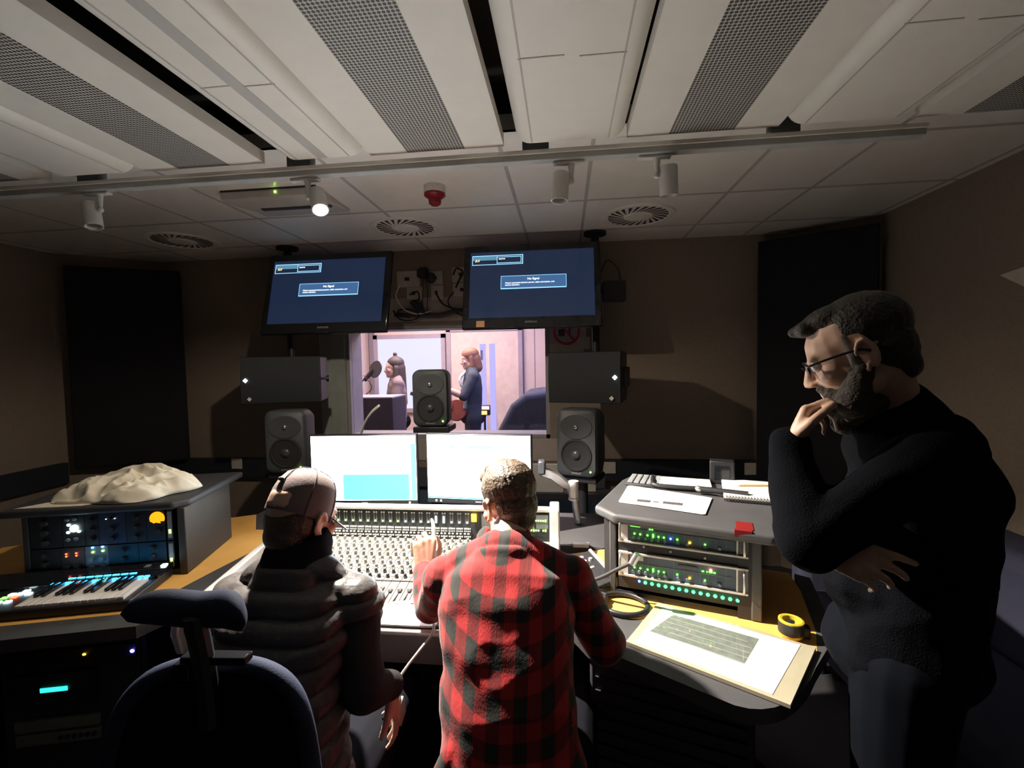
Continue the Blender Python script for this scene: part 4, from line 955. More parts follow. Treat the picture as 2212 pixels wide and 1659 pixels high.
# ---- things on the right rack top
MT = MR.copy(); MT.translation = MR @ Vector((0, 0, 1.0485))
r = thing('paper_stack', 'stack of printed sheets on the right rack, front edge', 'papers', MT.translation, AR)
for k in range(4):
    a = (-.03+.02*k)*(1 if k % 2 else -1); o = .007*k
    MB().add([(-.011+o, .113+a*.3, k*.0012), (.279+o, .083-o+a*.2, k*.0012), (.30+o, .30-o, k*.0012+0), (-.015+o, .37-o, k*.0012)]+[(-.011+o, .113+a*.3, k*.0012+.0009), (.279+o, .083-o+a*.2, k*.0012+.0009), (.30+o, .30-o, k*.0012+.0009+0), (-.015+o, .37-o, k*.0012+.0009)], [(3, 2, 1, 0), (4, 5, 6, 7), (0, 1, 5, 4), (1, 2, 6, 5), (2, 3, 7, 6), (3, 0, 4, 7)]).build('sheet', M_paper, r)
b = MB()
for x0, x1, y0, y1 in ((.055, .105, .135, .165), (.115, .135, .145, .157), (.15, .22, .140, .170)): b.bb(x0, x1, y0, y1, .0047, .0053)
b.build('printed_block', M_ink, r)
b = MB()
for x0, x1, y0, y1 in ((.06, .10, .19, .26), (.12, .17, .19, .27), (.20, .24, .19, .25)): b.bb(x0, x1, y0, y1, .0047, .0052)
b.build('faint_print', M_greyink, r)
r = thing('ring_binder', 'open black binder with white pages behind the printed sheets', 'binder', MT @ Vector((.17, .41, 0)), AR+R_(4))
MB().bb(-.09, .15, -.06, .12, 0, .004).build('cover', M_black, r, bevel=.002)
MB().bb(-.07, .15, -.02, .10, .004, .018).build('page_block', M_paper, r, bevel=.003)
MB().tube([(-.09, .12, .01), (-.085, .0, .02), (-.06, -.05, .014), (.15, -.055, .014)], .010, 8).build('spine', M_black, r, smooth=180)
r = thing('key_pad', 'grey numeric keypad half under the papers', 'keypad', MT @ Vector((.015, .44, 0)), AR)
MB().bb(-.04, .10, -.08, .08, 0, .012).build('casing', M_dark, r, bevel=.003)
for i in range(5):
    for j in range(5): MB().bb(-.034+i*.027, -.012+i*.027, -.072+j*.03, -.048+j*.03, .012, .019).build('key', M_knobgrey, r, bevel=.002)
r = thing('microphone', 'black microphone lying across the papers on the right rack', 'microphone', MT @ Vector((.28, .33, .022)), AR+R_(-8))
MB().cyl((0, 0, 0), (.17, 0, .0), .011, .013, 14).build('handle', M_black, r)
MB().ell((-.008, 0, 0), (.016, .013, .013), n=14).build('grille', M_steel, r)
r = thing('notebook', 'spiral notebook with white pages on the right rack', 'notebook', MT @ Vector((.46, .40, 0)), AR+R_(1))
MB().bb(-.10, .12, -.13, .14, 0, .012).build('cover', M_ink, r)
MB().bb(-.10, .12, -.13, .14, .012, .022).build('page_block', M_paper, r)
for i in range(20): MB().tube([(-.09+i*.0105, -.128, .002), (-.09+i*.0105, -.139, .012), (-.09+i*.0105, -.126, .024)], .0012, 5, 3).build('spiral_ring', M_dark, r)
r = thing('pencil', 'yellow pencil lying on the spiral notebook', 'pencil', MT @ Vector((.47, .44, .026)), AR+R_(20))
MB().cyl((-.05, 0, 0), (.10, 0, 0), .0035, n=6).build('barrel', mat('pencil_yellow', (.75, .42, .08), .5), r)
MB().cyl((-.065, 0, 0), (-.05, 0, 0), .0008, .0035, n=6).build('tip', mat('pencil_wood', (.7, .5, .3), .7), r)
tag(MB(MR.copy()).box((.412, -.044, 1.040), (.05, .02, .022)).box((.418, .0, 1.0495), (.05, .075, .0012)).build('red_tape', mat('red_tape', (.20, .01, .01), .5)), 'square of red tape folded over the front edge of the right rack top', 'tape')
r = thing('desk_box', 'black box standing at the back of the right rack top', 'box', MT @ Vector((.36, .55, 0)), AR)
MB().bb(-.05, .05, -.03, .03, 0, .10).build('case', M_black, r, bevel=.005)
MB().bb(-.03, .03, -.032, -.03, .02, .08).build('front_panel', M_gloss, r)

# ---- big sheet under clear cover at the right of the desk
zp = .743
def quad(r, name, pts, z0, z1, m):
    n = len(pts); return MB().prism([((Vector((x, y, 0))-Vector(r.location)).x, (Vector((x, y, 0))-Vector(r.location)).y) for x, y in pts], z0, z1).build(name, m, r)
r = thing('printed_board', 'large white sheet with a grey photo of a console, under a clear glossy cover', 'printed board', (.45, 1.38, zp))
P_ = [Rp(.086, -.29), Rp(.498, -.40), Rp(.60, -.115), Rp(.15, -.022)]
quad(r, 'backing', P_, 0, .010, mat('beige_backing', (.45, .40, .30), .5))
quad(r, 'sheet', [Rp(.112, -.285), Rp(.462, -.378), Rp(.560, -.122), Rp(.172, -.045)], .010, .0112, M_paper)
quad(r, 'grey_photo', [Rp(.145, -.212), Rp(.405, -.275), Rp(.452, -.133), Rp(.205, -.088)], .0112, .0116, mat('grey_photo_print', (.17, .19, .175), .6, scale=60, noise_amt=.2))
b = MB(MR.copy())
for i in range(5): b.box((.30+.008*i, -.135-.030*i, zp+.0118), (.25, .0012, .0004), rz=R_(-12.5))
b.build('photo_line', M_greyink, r, world=True)
quad(r, 'clear_cover', P_, .0124, .0130, glass_mat('clear_cover_film', (.98, .99, .98), .10))
# ---- tape measure, hoop, gooseneck microphone
r = thing('tape_measure', 'yellow and black tape reel standing at the corner of the right desk', 'tape measure', MR @ Vector((.545, -.055, .742)), R_(-10))
MB().lathe([(.030, 0), (.035, .01), (.035, .05), (.030, .052), (.024, .050), (.022, .03)], 28, close=False).build('shell', mat('yellow_shell', (.60, .45, .04), .4), r)
MB().lathe([(.0352, .012), (.0356, .02), (.0356, .040), (.0352, .046)], 28, close=False).build('side_label', M_black, r)
MB().lathe([(.023, .03), (.001, .031)], 24, close=False).lathe([(.010, .02), (.010, .046), (.001, .047)], 16, close=False).build('core', M_black, r)
MB().bb(.030, .050, -.012, .012, .0, .036).build('lock_button', M_black, r, bevel=.003)
r = thing('headphones', 'black headphones with their band lying open on the wood', 'headphones', MR @ Vector((.04, -.075, .742)), AR)
b = MB(); pts = [(.082*math.cos(a), .070*math.sin(a), .010) for a in [R_(x) for x in range(-160, 171, 22)]]
b.tube(pts, .009, 10).build('headband', M_black, r, smooth=180)
for s, a in ((-1, -165), (1, 170)): MB().cyl((.085*math.cos(R_(a)), .065*math.sin(R_(a)), .001), (.085*math.cos(R_(a)), .065*math.sin(R_(a)), .030), .030, .026, 20).build('ear_cup', M_dark, r, bevel=.004)
r = thing('gooseneck_microphone', 'dark gooseneck microphone leaning across the left side of the right rack', 'microphone', MR @ Vector((-.115, -.03, .742)), AR)
MB().cyl((0, 0, 0), (0, 0, .018), .045, .035, 24).build('base', M_black, r)
MB().tube([(0, 0, .015), (.0, -.01, .04), (.07, -.03, .08), (.14, -.04, .13), (.190, -.05, .165)], .0065, 8).build('neck', M_dark, r, smooth=180)
MB().cyl((.186, -.05, .158), (.206, -.05, .195), .012, .012, 14).build('head', M_steel, r)
# ================================================================== PEOPLE
M_skin = mat('skin', (.62, .40, .30), .5, noise_amt=.06, scale=30, subs=.08)
M_eye = mat('eye_white', (.7, .68, .65), .2)
V = Vector
def frame(loc, fwd, roll_up=(0, 0, 1)):
    """local +y = fwd, +x = right, +z = up"""
    f = V(fwd).normalized(); r = f.cross(V(roll_up)).normalized(); u = r.cross(f)
    m = Matrix.Identity(4)
    for i in range(3): m[i][0], m[i][1], m[i][2] = r[i], f[i], u[i]
    m.translation = V(loc); return m
def head_forms(b, M, ears=True):
    M0 = b.M; b.M = M0 @ M
    b.ell((0, -.018, .042), (.076, .097, .082)).ell((0, .02, .03), (.066, .070, .070)).ell((0, .030, -.035), (.055, .062, .075))
    b.cap((0, .070, -.088), (.044, .0, -.062), .024, .026).cap((0, .070, -.088), (-.044, 0, -.062), .024, .026).ell((0, .04, -.07), (.045, .045, .035))
    b.cap((0, .086, .018), (0, .108, -.028), .0085, .0115).ell((.011, .100, -.033), (.009, .011, .007)).ell((-.011, .100, -.033), (.009, .011, .007))
    b.cap((-.034, .078, .024), (.034, .078, .024), .0115, .0115)
    b.ell((.036, .058, -.022), (.024, .026, .024)).ell((-.036, .058, -.022), (.024, .026, .024))
    b.cap((-.018, .088, -.055), (.018, .088, -.055), .0085).cap((-.015, .087, -.066), (.015, .087, -.066), .0085)
    if ears:
        for s in (-1, 1):
            b.ell((s*.074, -.012, -.008), (.006, .014, .024), (0, 0, s*.35))
            pts = [(s*(.079+.006*math.sin(t)), -.014-.020*math.cos(t)*1.0, -.004+.031*math.sin(t)) for t in [R_(a) for a in range(-70, 200, 30)]]
            pts = [(p[0], -.014-(.018*math.cos(R_(a)) if True else 0)*-1*(-1), p[2]) for p, a in zip(pts, range(-70, 200, 30))]
            for i in range(len(pts)-1): b.cap(pts[i], pts[i+1], .0048, .0048, 8)
            b.ell((s*.077, -.004, -.034), (.005, .007, .009))
    b.M = M0
def finger(b, M, base, segs, r, bend, spread=0, side=0):
    p = V(base); a = 0; d0 = V((math.sin(spread), math.cos(spread), 0))
    for i, L in enumerate(segs):
        a += bend[i]; d = V((d0.x*math.cos(a), d0.y*math.cos(a), -math.sin(a)))
        q = p+d*L; b.cap(M @ p, M @ q, r*(1-.1*i), r*(1-.1*(i+1)), 10); p = q
    return p
def hand_forms(b, M, side=1, bends=((.3, .4, .3),)*4, thumb=(.5, .3), tr=.6, k=1.0):
    """local +y to the fingertips, palm down (-z), thumb to +x*side"""
    M = M @ Matrix.Scale(k, 4)
    xs_ = (.030, .010, -.011, -.030)
    for x, y in zip(xs_, (.084, .088, .084, .075)):
        b.cap(M @ V((side*x*.6, .008, 0)), M @ V((side*x, y, 0)), .0145*k, .0115*k, 10)
    b.ell(M @ V((side*.018, .035, -.008)), (.017*k,)*3, n=10).ell(M @ V((-side*.02, .03, -.006)), (.015*k,)*3, n=10)
    L = ((.044, .026, .021), (.049, .030, .022), (.045, .028, .021), (.036, .022, .019))
    for i in range(4): finger(b, M, (side*xs_[i], (.084, .088, .084, .075)[i], 0), L[i], (.0092, .0094, .009, .008)[i]*k/k*1.0, bends[i % len(bends)], side*(.10-.07*i))
    p0 = V((side*.026, .026, -.006)); d = V((side*math.sin(tr+.2), math.cos(tr+.2), -.35)).normalized(); p1 = p0+d*.038
    d2 = V((side*math.sin(tr-thumb[0]), math.cos(tr-thumb[0]), -.45)).normalized(); p2 = p1+d2*.032
    d3 = V((side*math.sin(tr-thumb[0]-thumb[1]), math.cos(tr-thumb[0]-thumb[1]), -.45)).normalized(); p3 = p2+d3*.025
    b.cap(M @ p0, M @ p1, .014*k, .0115*k, 10).cap(M @ p1, M @ p2, .011*k, .010*k, 10).cap(M @ p2, M @ p3, .0098*k, .0085*k, 10)
def lerp(a, b, t): return V(a)*(1-t)+V(b)*t
def torso(b, J, k=0, depth=1.0):
    """lofted trunk from pelvis to neck; J has pelvis, waist, chest, neck, shL, shR, hipW"""
    nk, ch, wa, pe = V(J['neck']), V(J['chest']), V(J['waist']), V(J['pelvis'])
    ax = (V(J['shR'])-V(J['shL'])); sw = ax.length/2; ax.normalize()
    up_ = (nk-wa).normalized(); dp = ax.cross(up_).normalized()*-1
    hw = J.get('hip_w', .165); ww = J.get('waist_w', .145); d = J.get('depth', .115)*depth
    b.loft([(pe-V((0, 0, .07)), ax*(hw*.85+k), dp*(d*.95+k)), (pe, ax*(hw+k), dp*(d+k)), (lerp(pe, wa, .5), ax*((hw+ww)/2+k), dp*(d+k)), (wa, ax*(ww+k), dp*(d*.95+k)), (lerp(wa, ch, .6), ax*(sw*.86+k), dp*(d*1.02+k)),
            (ch, ax*(sw*.96+k), dp*(d+k)), (lerp(ch, nk, .55), ax*(sw*.86+k), dp*(d*.86+k)), (lerp(ch, nk, .85), ax*(sw*.52+k), dp*(d*.66+k)), (nk, ax*(.07+k), dp*(.07+k))], 32, 2.3)
    for s in ('shL', 'shR'): b.ell(J[s], .056+k).cap(lerp(J[s], nk, .25), lerp(J[s], nk, .9)+V((0, 0, .012)), .05+k, .048+k)
def limb(b, pts, rs, k=0): b.chain([V(p) for p in pts], [r+k for r in rs])
ARM = (.050, .043, .036, .027); LEG = (.085, .072, .055, .042)
def arm_pts(J, s): sh, el, wr = V(J['sh'+s]), V(J['el'+s]), V(J['wr'+s]); return [sh, lerp(sh, el, .5), el, lerp(el, wr, .35), wr]
ARS = (.052, .047, .040, .041, .027)
def leg_pts(J, s): h, k, a = V(J['hip'+s]), V(J['kn'+s]), V(J['an'+s]); return [h, lerp(h, k, .5), k, lerp(k, a, .35), a]
LRS = (.088, .074, .054, .053, .038)
def body(J, parent, voxel=.006, handkw=None, ears=True, legs=True, m=None):
    b = MB(); head_forms(b, J['head'], ears)
    hb = J['head'] @ V((0, -.025, -.05)); b.cap(hb, V(J['neck'])+V((0, 0, .0)), .054, .060)
    torso(b, J, 0)
    for s in 'LR':
        limb(b, arm_pts(J, s), ARS)
        if legs: limb(b, leg_pts(J, s), LRS); b.cap(V(J['an'+s])+V((0, 0, -.02)), V(J['toe'+s]), .034, .028)
        if J.get('hand'+s) is not None: hand_forms(b, J['hand'+s], J.get('thumb'+s, 1), **(J.get('hk'+s) or {}))
    return blob('body', b, m or M_skin, parent, voxel, 3)
def folds(amp, fs, ax=(1, 1, 1), seed=0):
    def f(co, n):
        p = V((co.x*ax[0]*fs, co.y*ax[1]*fs, co.z*ax[2]*fs+seed))
        return amp*(noise.noise(p)+.5*noise.noise(p*2.1)+.8*(1-abs(noise.noise(p*.8+V((5, 2, 1))))*3))
    return f
def eyes(J, parent):
    for s in (-1, 1): MB(J['head']).ell((s*.031, .078, .004), .0125, n=14).build('eye', M_eye, parent, world=True); MB(J['head']).ell((s*.031, .0895, .003), (.005, .003, .005), n=10).build('iris', M_gloss, parent, world=True)
def hair_forms(b, M, k=.012, back=-.07, top=.0):
    M0 = b.M; b.M = M0 @ M
    b.ell((0, -.022, .048), (.076+k, .098+k, .084+k)).ell((0, -.045, .0), (.070+k, .066+k, .075+k*.5))
    b.M = M0
def shoes(J, parent):
    for s in 'LR': b = MB(); a, t = V(J['an'+s]), V(J['toe'+s]); b.cap((a.x, a.y-.02, .045), (t.x, t.y, .038), .044, .036).ell(((a.x+t.x)/2, (a.y+t.y)/2, .02), (.045, .10, .02)); blob('shoe', b, M_rubber, parent, .008, 2)
def stool(loc, label, seat_z=.44):
    r = thing('stool', label, 'stool', loc, 0, 'dark round stools under the seated men')
    MB().lathe([(0, seat_z-.06), (.17, seat_z-.06), (.19, seat_z-.04), (.19, seat_z-.015), (.17, seat_z), (0, seat_z)], 32, close=False).build('seat', M_dark, r)
    MB().cyl((0, 0, .06), (0, 0, seat_z-.05), .028, n=14).build('column', M_steel, r)
    for i in range(5): a = 2*math.pi*i/5; MB().cyl((0, 0, .075), (.26*math.cos(a), .26*math.sin(a), .055), .02, .014, 10).build('leg', M_black, r); MB().ell((.26*math.cos(a), .26*math.sin(a), .026), (.022, .022, .026), n=12).build('caster', M_black, r)
    return r

# ---------------------------------------------------------------- man in the checked shirt
RM = thing('person', 'seated person in a red and black checked shirt pointing at the console', 'person', (-.13, 1.10, 0))
J = dict(neck=(-.180, 1.285, 1.055), chest=(-.165, 1.205, .92), waist=(-.14, 1.075, .71), pelvis=(-.12, 1.02, .55), shL=(-.352, 1.285, .972), shR=(.005, 1.275, .985),
         elL=(-.425, 1.385, .835), wrL=(-.487, 1.515, .885), elR=(.105, 1.27, .81), wrR=(.07, 1.39, .80),
         hipL=(-.21, 1.04, .53), knL=(-.27, 1.50, .52), anL=(-.28, 1.50, .09), toeL=(-.29, 1.64, .035), hipR=(-.03, 1.04, .53), knR=(.02, 1.50, .52), anR=(.03, 1.48, .09), toeR=(.05, 1.62, .035),
         hip_w=.165, waist_w=.15, depth=.105)
J['head'] = frame((-.178, 1.40, 1.155), (-.58, .78, -.30))
hd = V((-.10, .40, .82)).normalized()
J['handL'] = frame(V(J['wrL'])+hd*.005, hd, (.55, -.80, .35)); J['thumbL'] = 1
J['hkL'] = dict(bends=((.3, .35, .25), (1.0, 1.3, .7), (1.1, 1.3, .7), (1.2, 1.2, .7)), thumb=(.5, .5), tr=.7, k=1.08)
hr = V((.1, 1, -.15)).normalized(); J['handR'] = frame(J['wrR'], hr, (0, 0, 1)); J['thumbR'] = -1
body(J, RM, .0052); eyes(J, RM)
def uvm(c, n, ang=0.0):
    ax, ay, az = abs(n.x), abs(n.y), abs(n.z)
    if c.x < -.385 and c.y > 1.30:                     # left sleeve follows the forearm
        d = V((-.25, .9, .35)).normalized(); return (c.dot(d)*1.0, c.x*.9+c.z*.8)
    if ax > .8: return (c.y, c.z*1.03)
    return (c.x, c.z*1.02-c.y*.5)
b = MB(); torso(b, J, .012)
b.loft([((-.125, 1.01, .46), (.185, .0, 0), (0, .135, 0)), ((-.13, 1.02, .56), (.178, 0, 0), (0, .13, 0)), ((-.14, 1.065, .68), (.165, 0, 0), (0, .12, 0)), ((-.155, 1.13, .80), (.168, 0, 0), (0, .12, .02))], 32, 2.2)
b.chain([V((-.27, 1.01, .70)), V((-.315, .96, .60)), V((-.285, .92, .50))], [.018, .030, .024]); b.chain([V((-.24, .95, .62)), V((-.27, .91, .53)), V((-.22, .89, .46))], [.02, .028, .02])
for s in 'LR': P_ = arm_pts(J, s); b.chain([V(J['neck'])*.35+P_[0]*.65]+P_, [.06, .062, .058, .054, .052, .036])
b.ell((-.44, 1.42, .845), .052).ell(V(J['wrL'])+V((.006, -.02, -.008)), .040)
sh = blob('checked_shirt', b, plaid('buffalo_check', (.50, .022, .025), (.022, .024, .022), .031), RM, .006, 4, disp=folds(.0055, 7, (1, 1.2, 1.6), 3), uv=uvm)
b = MB(); up_ = V((0, .25, 1)).normalized()
C_ = V((-.181, 1.315, 1.078)); cr = []
b.tube([(C_+V((.062*math.cos(t), .050*math.sin(t)-.006, .010+.012*math.sin(t)))) for t in [R_(a) for a in range(-215, 36, 25)]], .019, 10, 3)
blob('collar', b, MATS['buffalo_check'], RM, .005, 2, uv=lambda c, n: (c.x*1.0+.02, c.z*1.3))
b = MB()
for s in 'LR': limb(b, leg_pts(J, s), LRS, .012)
b.loft([((-.12, 1.03, .44), (.17, 0, 0), (0, .13, 0)), ((-.12, 1.02, .56), (.165, 0, 0), (0, .12, 0))], 28)
blob('trousers', b, mat('black_denim', (.01, .011, .016), .9, spec=.1), RM, .009, 3); shoes(J, RM)
# hair: short fair brown, combed forward
Mh = J['head']
b = MB(Mh); b.ell((0, -.022, .056), (.082, .102, .084)).ell((0, -.055, .005), (.068, .056, .072)).ell((0, .055, .095), (.056, .045, .034)).ell((0, -.066, -.045), (.048, .030, .040)).ell((0, .01, .118), (.05, .06, .026))
def hairdisp(co, n):
    l = Mh.inverted() @ co; a = math.atan2(l.x, l.y+.02); return .002*noise.noise(V((a*12, l.z*12, 1)))+.0015*noise.noise(V((a*34, l.z*14, 4)))
M_hair1 = mat('fair_brown_hair', (.13, .095, .065), .45, noise_amt=.35, scale=60, bump=.5, bscale=140)
blob('hair', b, M_hair1, RM, .0045, 2, disp=hairdisp)
stool((-.12, 1.03, 0), 'dark stool under the person in the checked shirt')

# ---------------------------------------------------------------- man in the cap and quilted vest
CM = thing('person', 'seated person in a pale cap and grey quilted vest with the back to us', 'person', (-.70, 1.02, 0))
J = dict(neck=(-.725, 1.145, 1.045), chest=(-.715, 1.075, .915), waist=(-.70, .985, .71), pelvis=(-.67, .95, .56), shL=(-.875, 1.125, .965), shR=(-.560, 1.14, .96),
         elL=(-.92, 1.13, .75), wrL=(-.86, 1.30, .72), elR=(-.490, 1.09, .735), wrR=(-.468, 1.145, .70),
         hipL=(-.76, .98, .54), knL=(-.84, 1.44, .53), anL=(-.85, 1.44, .09), toeL=(-.86, 1.58, .035), hipR=(-.58, .98, .54), knR=(-.55, 1.42, .53), anR=(-.54, 1.42, .09), toeR=(-.53, 1.56, .035), hip_w=.165, waist_w=.155, depth=.11)
J['head'] = frame((-.735, 1.205, 1.165), (.26, .93, -.28))
J['wrR'] = (-.470, 1.145, .745); J['elR'] = (-.505, 1.06, .79)
J['handR'] = frame((-.468, 1.15, .74), (.05, .25, -1), (1, .3, .1)); J['thumbR'] = 1
J['hkR'] = dict(bends=((.25, .3, .2), (.3, .35, .2), (.35, .4, .2), (.45, .4, .3)), thumb=(.3, .2), tr=.45)
J['handL'] = frame(J['wrL'], (.4, 1, 0)); J['thumbL'] = 1
body(J, CM, .0055); eyes(J, CM)
def quilt(co, n):
    z = co.z+.010*noise.noise(V((co.x*6, co.y*6, 2)))+.02*abs(co.x+.72); t = abs(math.sin(z*math.pi/.050)); return .019*(t**.45)-.014+.0012*noise.noise(V((co.x*40, co.y*40, co.z*25)))
b = MB(); torso(b, J, .020); b.ell(V(J['shR'])+V((.0, 0, .01)), .062).ell(V(J['shL'])+V((0, 0, .01)), .062)
M_vest = mat('quilted_nylon', (.06, .056, .056), .42, spec=.3, noise_amt=.08, bump=.25, bscale=60)
blob('quilted_vest', b, M_vest, CM, .005, 8, disp=quilt)
b = MB()
for s in 'LR': P_ = arm_pts(J, s); b.chain(P_, [.062, .056, .050, .046, .034]); b.chain([P_[0], lerp(P_[0], J['neck'], .75)], [.055, .05])
b.chain([lerp(J['shL'], J['neck'], .7), V(J['chest']), lerp(J['shR'], J['neck'], .7)], [.05, .08, .05])
blob('sleeves', b, mat('charcoal_sleeve', (.035, .034, .036), .85, spec=.1, bump=.2, bscale=200), CM, .007, 4, disp=folds(.004, 9, (1, 1, 1.5), 8))
b = MB()
nk = V(J['neck'])
b.loft([(nk+V((0, -.035, -.08)), (.105, 0, 0), (0, .075, 0)), (nk+V((0, -.01, .0)), (.092, 0, 0), (0, .082, 0)), (nk+V((0, .015, .055)), (.086, 0, 0), (0, .084, .01)), (nk+V((0, .025, .092)), (.074, 0, 0), (0, .074, .01))], 28)
b.cap(nk+V((-.04, -.05, -.03)), nk+V((.05, -.05, -.035)), .045, .045)
blob('hood', b, mat('hood_shadow_black', (.012, .013, .018), .9, spec=.05), CM, .006, 4, disp=folds(.004, 12, (1, 1, 2), 1))  # hood made larger and near black to include the shadow behind the neck
b = MB()
for s in 'LR': limb(b, leg_pts(J, s), LRS, .012)
b.loft([((-.67, .96, .46), (.17, 0, 0), (0, .13, 0)), ((-.67, .95, .57), (.165, 0, 0), (0, .12, 0))], 28)
blob('trousers', b, MATS['black_denim'], CM, .009, 3); shoes(J, CM)
# cap: six panels, strap opening at the back, brim pointing forward
Mh = J['head'] @ Matrix.Translation((0, -.012, .048)) @ Matrix.Scale(.89, 4) @ Euler((R_(-14), 0, 0)).to_matrix().to_4x4()
M_cap = mat('washed_cap_cotton', (.15, .120, .118), .85, noise_amt=.08, bump=.15, bscale=300)
b = MB(Mh); pr = [(.103, -.045), (.104, -.030), (.104, -.01), (.102, .02), (.095, .05), (.078, .078), (.05, .096), (.02, .104), (.001, .105), (.001, .100), (.048, .091), (.075, .073), (.091, .046), (.098, .015), (.100, -.03), (.099, -.045)]
b.lathe([(r*.86, z) for r, z in pr], 36, Matrix.Diagonal((1, 1.20, 1, 1)), close=False); b.build('cap_crown', M_cap, CM, world=True, smooth=70)
b = MB(Mh)
for i in range(6):
    a = R_(30+60*i); b.tube([(r*.862*math.cos(a)*1.006, r*.862*1.2*math.sin(a)*1.006, z+.001) for r, z in pr[:9]], .0014, 5, 4)
b.build('cap_seam', mat('cap_seam', (.05, .04, .04), .9), CM, world=True, smooth=180)
MB(Mh).ell((0, 0, .107), (.008, .008, .004), n=14).build('cap_button', M_cap, CM, world=True)
MB(Mh).ell((-.012, -.103, .045), (.012, .005, .007), n=14).build('cap_eyelet', M_ink, CM, world=True)
b = MB(Mh); vs = []; fs = []; nn = 14
for t in (0, .003):
    for i in range(nn+1):
        a = R_(20+140*i/nn); vs.append((.088*math.cos(a), .105*math.sin(a), -.025+t)); vs.append((.098*math.cos(a)*.95, .105+.085*math.sin(a)-.0, -.040+t+.012*math.cos(a)**2*-1))
m_ = 2*(nn+1)
for i in range(nn): j = 2*i; fs += [(j, j+1, j+3, j+2), (m_+j+2, m_+j+3, m_+j+1, m_+j), (j+1, m_+j+1, m_+j+3, j+3)]
b.add(vs, fs); b.build('cap_brim', M_cap, CM, world=True)
M_hair2 = mat('sandy_hair', (.09, .06, .04), .55, noise_amt=.3, scale=60, bump=.5, bscale=150)
b = MB(J['head']); b.ell((0, -.04, .0), (.075, .068, .070)).ell((0, -.065, -.04), (.058, .036, .045)); blob('hair', b, M_hair2, CM, .005, 2)
b = MB(J['head']); b.ell((0, .055, -.085), (.046, .040, .034)).cap((.055, .02, -.06), (.04, .06, -.085), .02, .02).cap((-.055, .02, -.06), (-.04, .06, -.085), .02, .02); blob('beard', b, M_hair2, CM, .005, 2)
stool((-.67, .97, 0), 'dark stool under the person in the quilted vest')
tag(MB().box((-.455, 1.175, .65), (.008, .045, .06), rx=.3).build('phone', mat('pale_phone', (.5, .48, .45), .4), bevel=.003), 'small pale device held in the hand of the person in the quilted vest', 'phone')

# ---------------------------------------------------------------- bearded man standing at the right
SM = thing('person', 'bearded person in black with glasses standing, one hand at the mouth', 'person', (.73, 1.15, 0))
f = V((-.88, .47, 0)).normalized(); rr_ = V((f.y, -f.x, 0))
neck = V((.735, 1.135, 1.478)); shL = V((.765, 1.03, 1.40)); shR = shL+rr_*.36+V((-.02, .0, .01)); 
hc = V((.648, 1.115, 1.600))
J = dict(neck=neck, chest=(shL+shR)/2+V((.0, .0, -.12))+f*-.005, waist=(shL+shR)/2+V((0, 0, -.34))+f*.01, pelvis=(shL+shR)/2+V((0, 0, -.50))+f*.03, shL=shL, shR=shR,
         elL=(.478, .962, 1.230), wrL=(.452, .978, 1.420), elR=V((.478, .962, 1.230))+rr_*.25+V((.10, .0, -.02)), wrR=(.500, 1.03, 1.225), hip_w=.165, waist_w=.16, depth=.125)
pc = V(J['pelvis'])
for s, k in (('L', -1), ('R', 1)):
    h = pc+rr_*(.09*k)+V((0, 0, -.03)); J['hip'+s] = h; J['kn'+s] = h+V((0, 0, -.43))+f*.02; J['an'+s] = V((h.x, h.y, .09))-f*.02; J['toe'+s] = V((h.x, h.y, .035))+f*.13
J['head'] = frame(hc, f*1+V((0, 0, -.42))+V((-.02, 0, 0)), (0, 0, 1))
mouth = J['head'] @ V((0, .095, -.065)); wl = mouth+V((-.082, -.030, -.108)); hd = (mouth+V((-.030, -.010, .0))-wl).normalized(); J['wrL'] = wl
J['handL'] = frame(wl, hd, (-.75, .45, .55)); J['thumbL'] = 1
J['hkL'] = dict(bends=((.75, .9, .4), (.85, 1.0, .5), (1.0, 1.1, .6), (1.1, 1.2, .6)), thumb=(.2, .2), tr=.35)
wr2 = V(J['wrR']); J['handR'] = frame((.508, .985, 1.232), V((.42, -.75, -.22)), (-.6, -.55, .5)); J['thumbR'] = -1
J['wrR'] = (.500, .995, 1.235)
J['handR'] = frame((.492, .955, 1.228), (.85, -.22, -.28), (-.1, -.9, .5)); J['thumbR'] = -1; J['wrR'] = (.487, .962, 1.228)
J['hkR'] = dict(bends=((.15, .2, .1), (.3, .4, .2), (.4, .5, .3), (.5, .6, .4)), thumb=(.3, .2), tr=.3)
body(J, SM, .0045); eyes(J, SM)
b = MB(); torso(b, J, .014)
b.ell((shL+shR)/2-f*.015+V((0, 0, -.03)), (.10, .10, .09)).ell((shL+shR)/2-f*.01+V((0, 0, -.16)), (.135, .135, .14)).ell((shL+shR)/2+f*.05+V((0, 0, -.36)), (.16, .16, .12))
for s in 'LR': P_ = arm_pts(J, s); b.chain(P_, [.068, .062, .058, .056, .043])
blob('black_jumper', b, mat('black_knit', (.003, .0033, .005), .95, spec=.05, bump=.3, bscale=250), SM, .007, 4, disp=folds(.005, 8, (1, 1, 1.4), 2))
b = MB()
for s in 'LR': limb(b, leg_pts(J, s), (.095, .08, .062, .058, .045), .012)
b.ell(pc+V((0, 0, -.02)), (.17, .16, .12)); blob('dark_jeans', b, mat('dark_jeans', (.004, .005, .008), .9, spec=.05), SM, .009, 3); shoes(J, SM)
Mh = J['head']
M_hair3 = mat('dark_brown_hair', (.022, .017, .015), .55, noise_amt=.3, scale=60, bump=.5, bscale=150)
b = MB(Mh); b.ell((0, -.030, .052), (.079, .093, .080)).ell((0, -.055, .0), (.070, .056, .072)).ell((0, .02, .095), (.058, .055, .032)).cap((-.03, .070, .092), (.03, .070, .092), .018, .018).cap((0, .070, .094), (0, .092, .096), .020, .012)
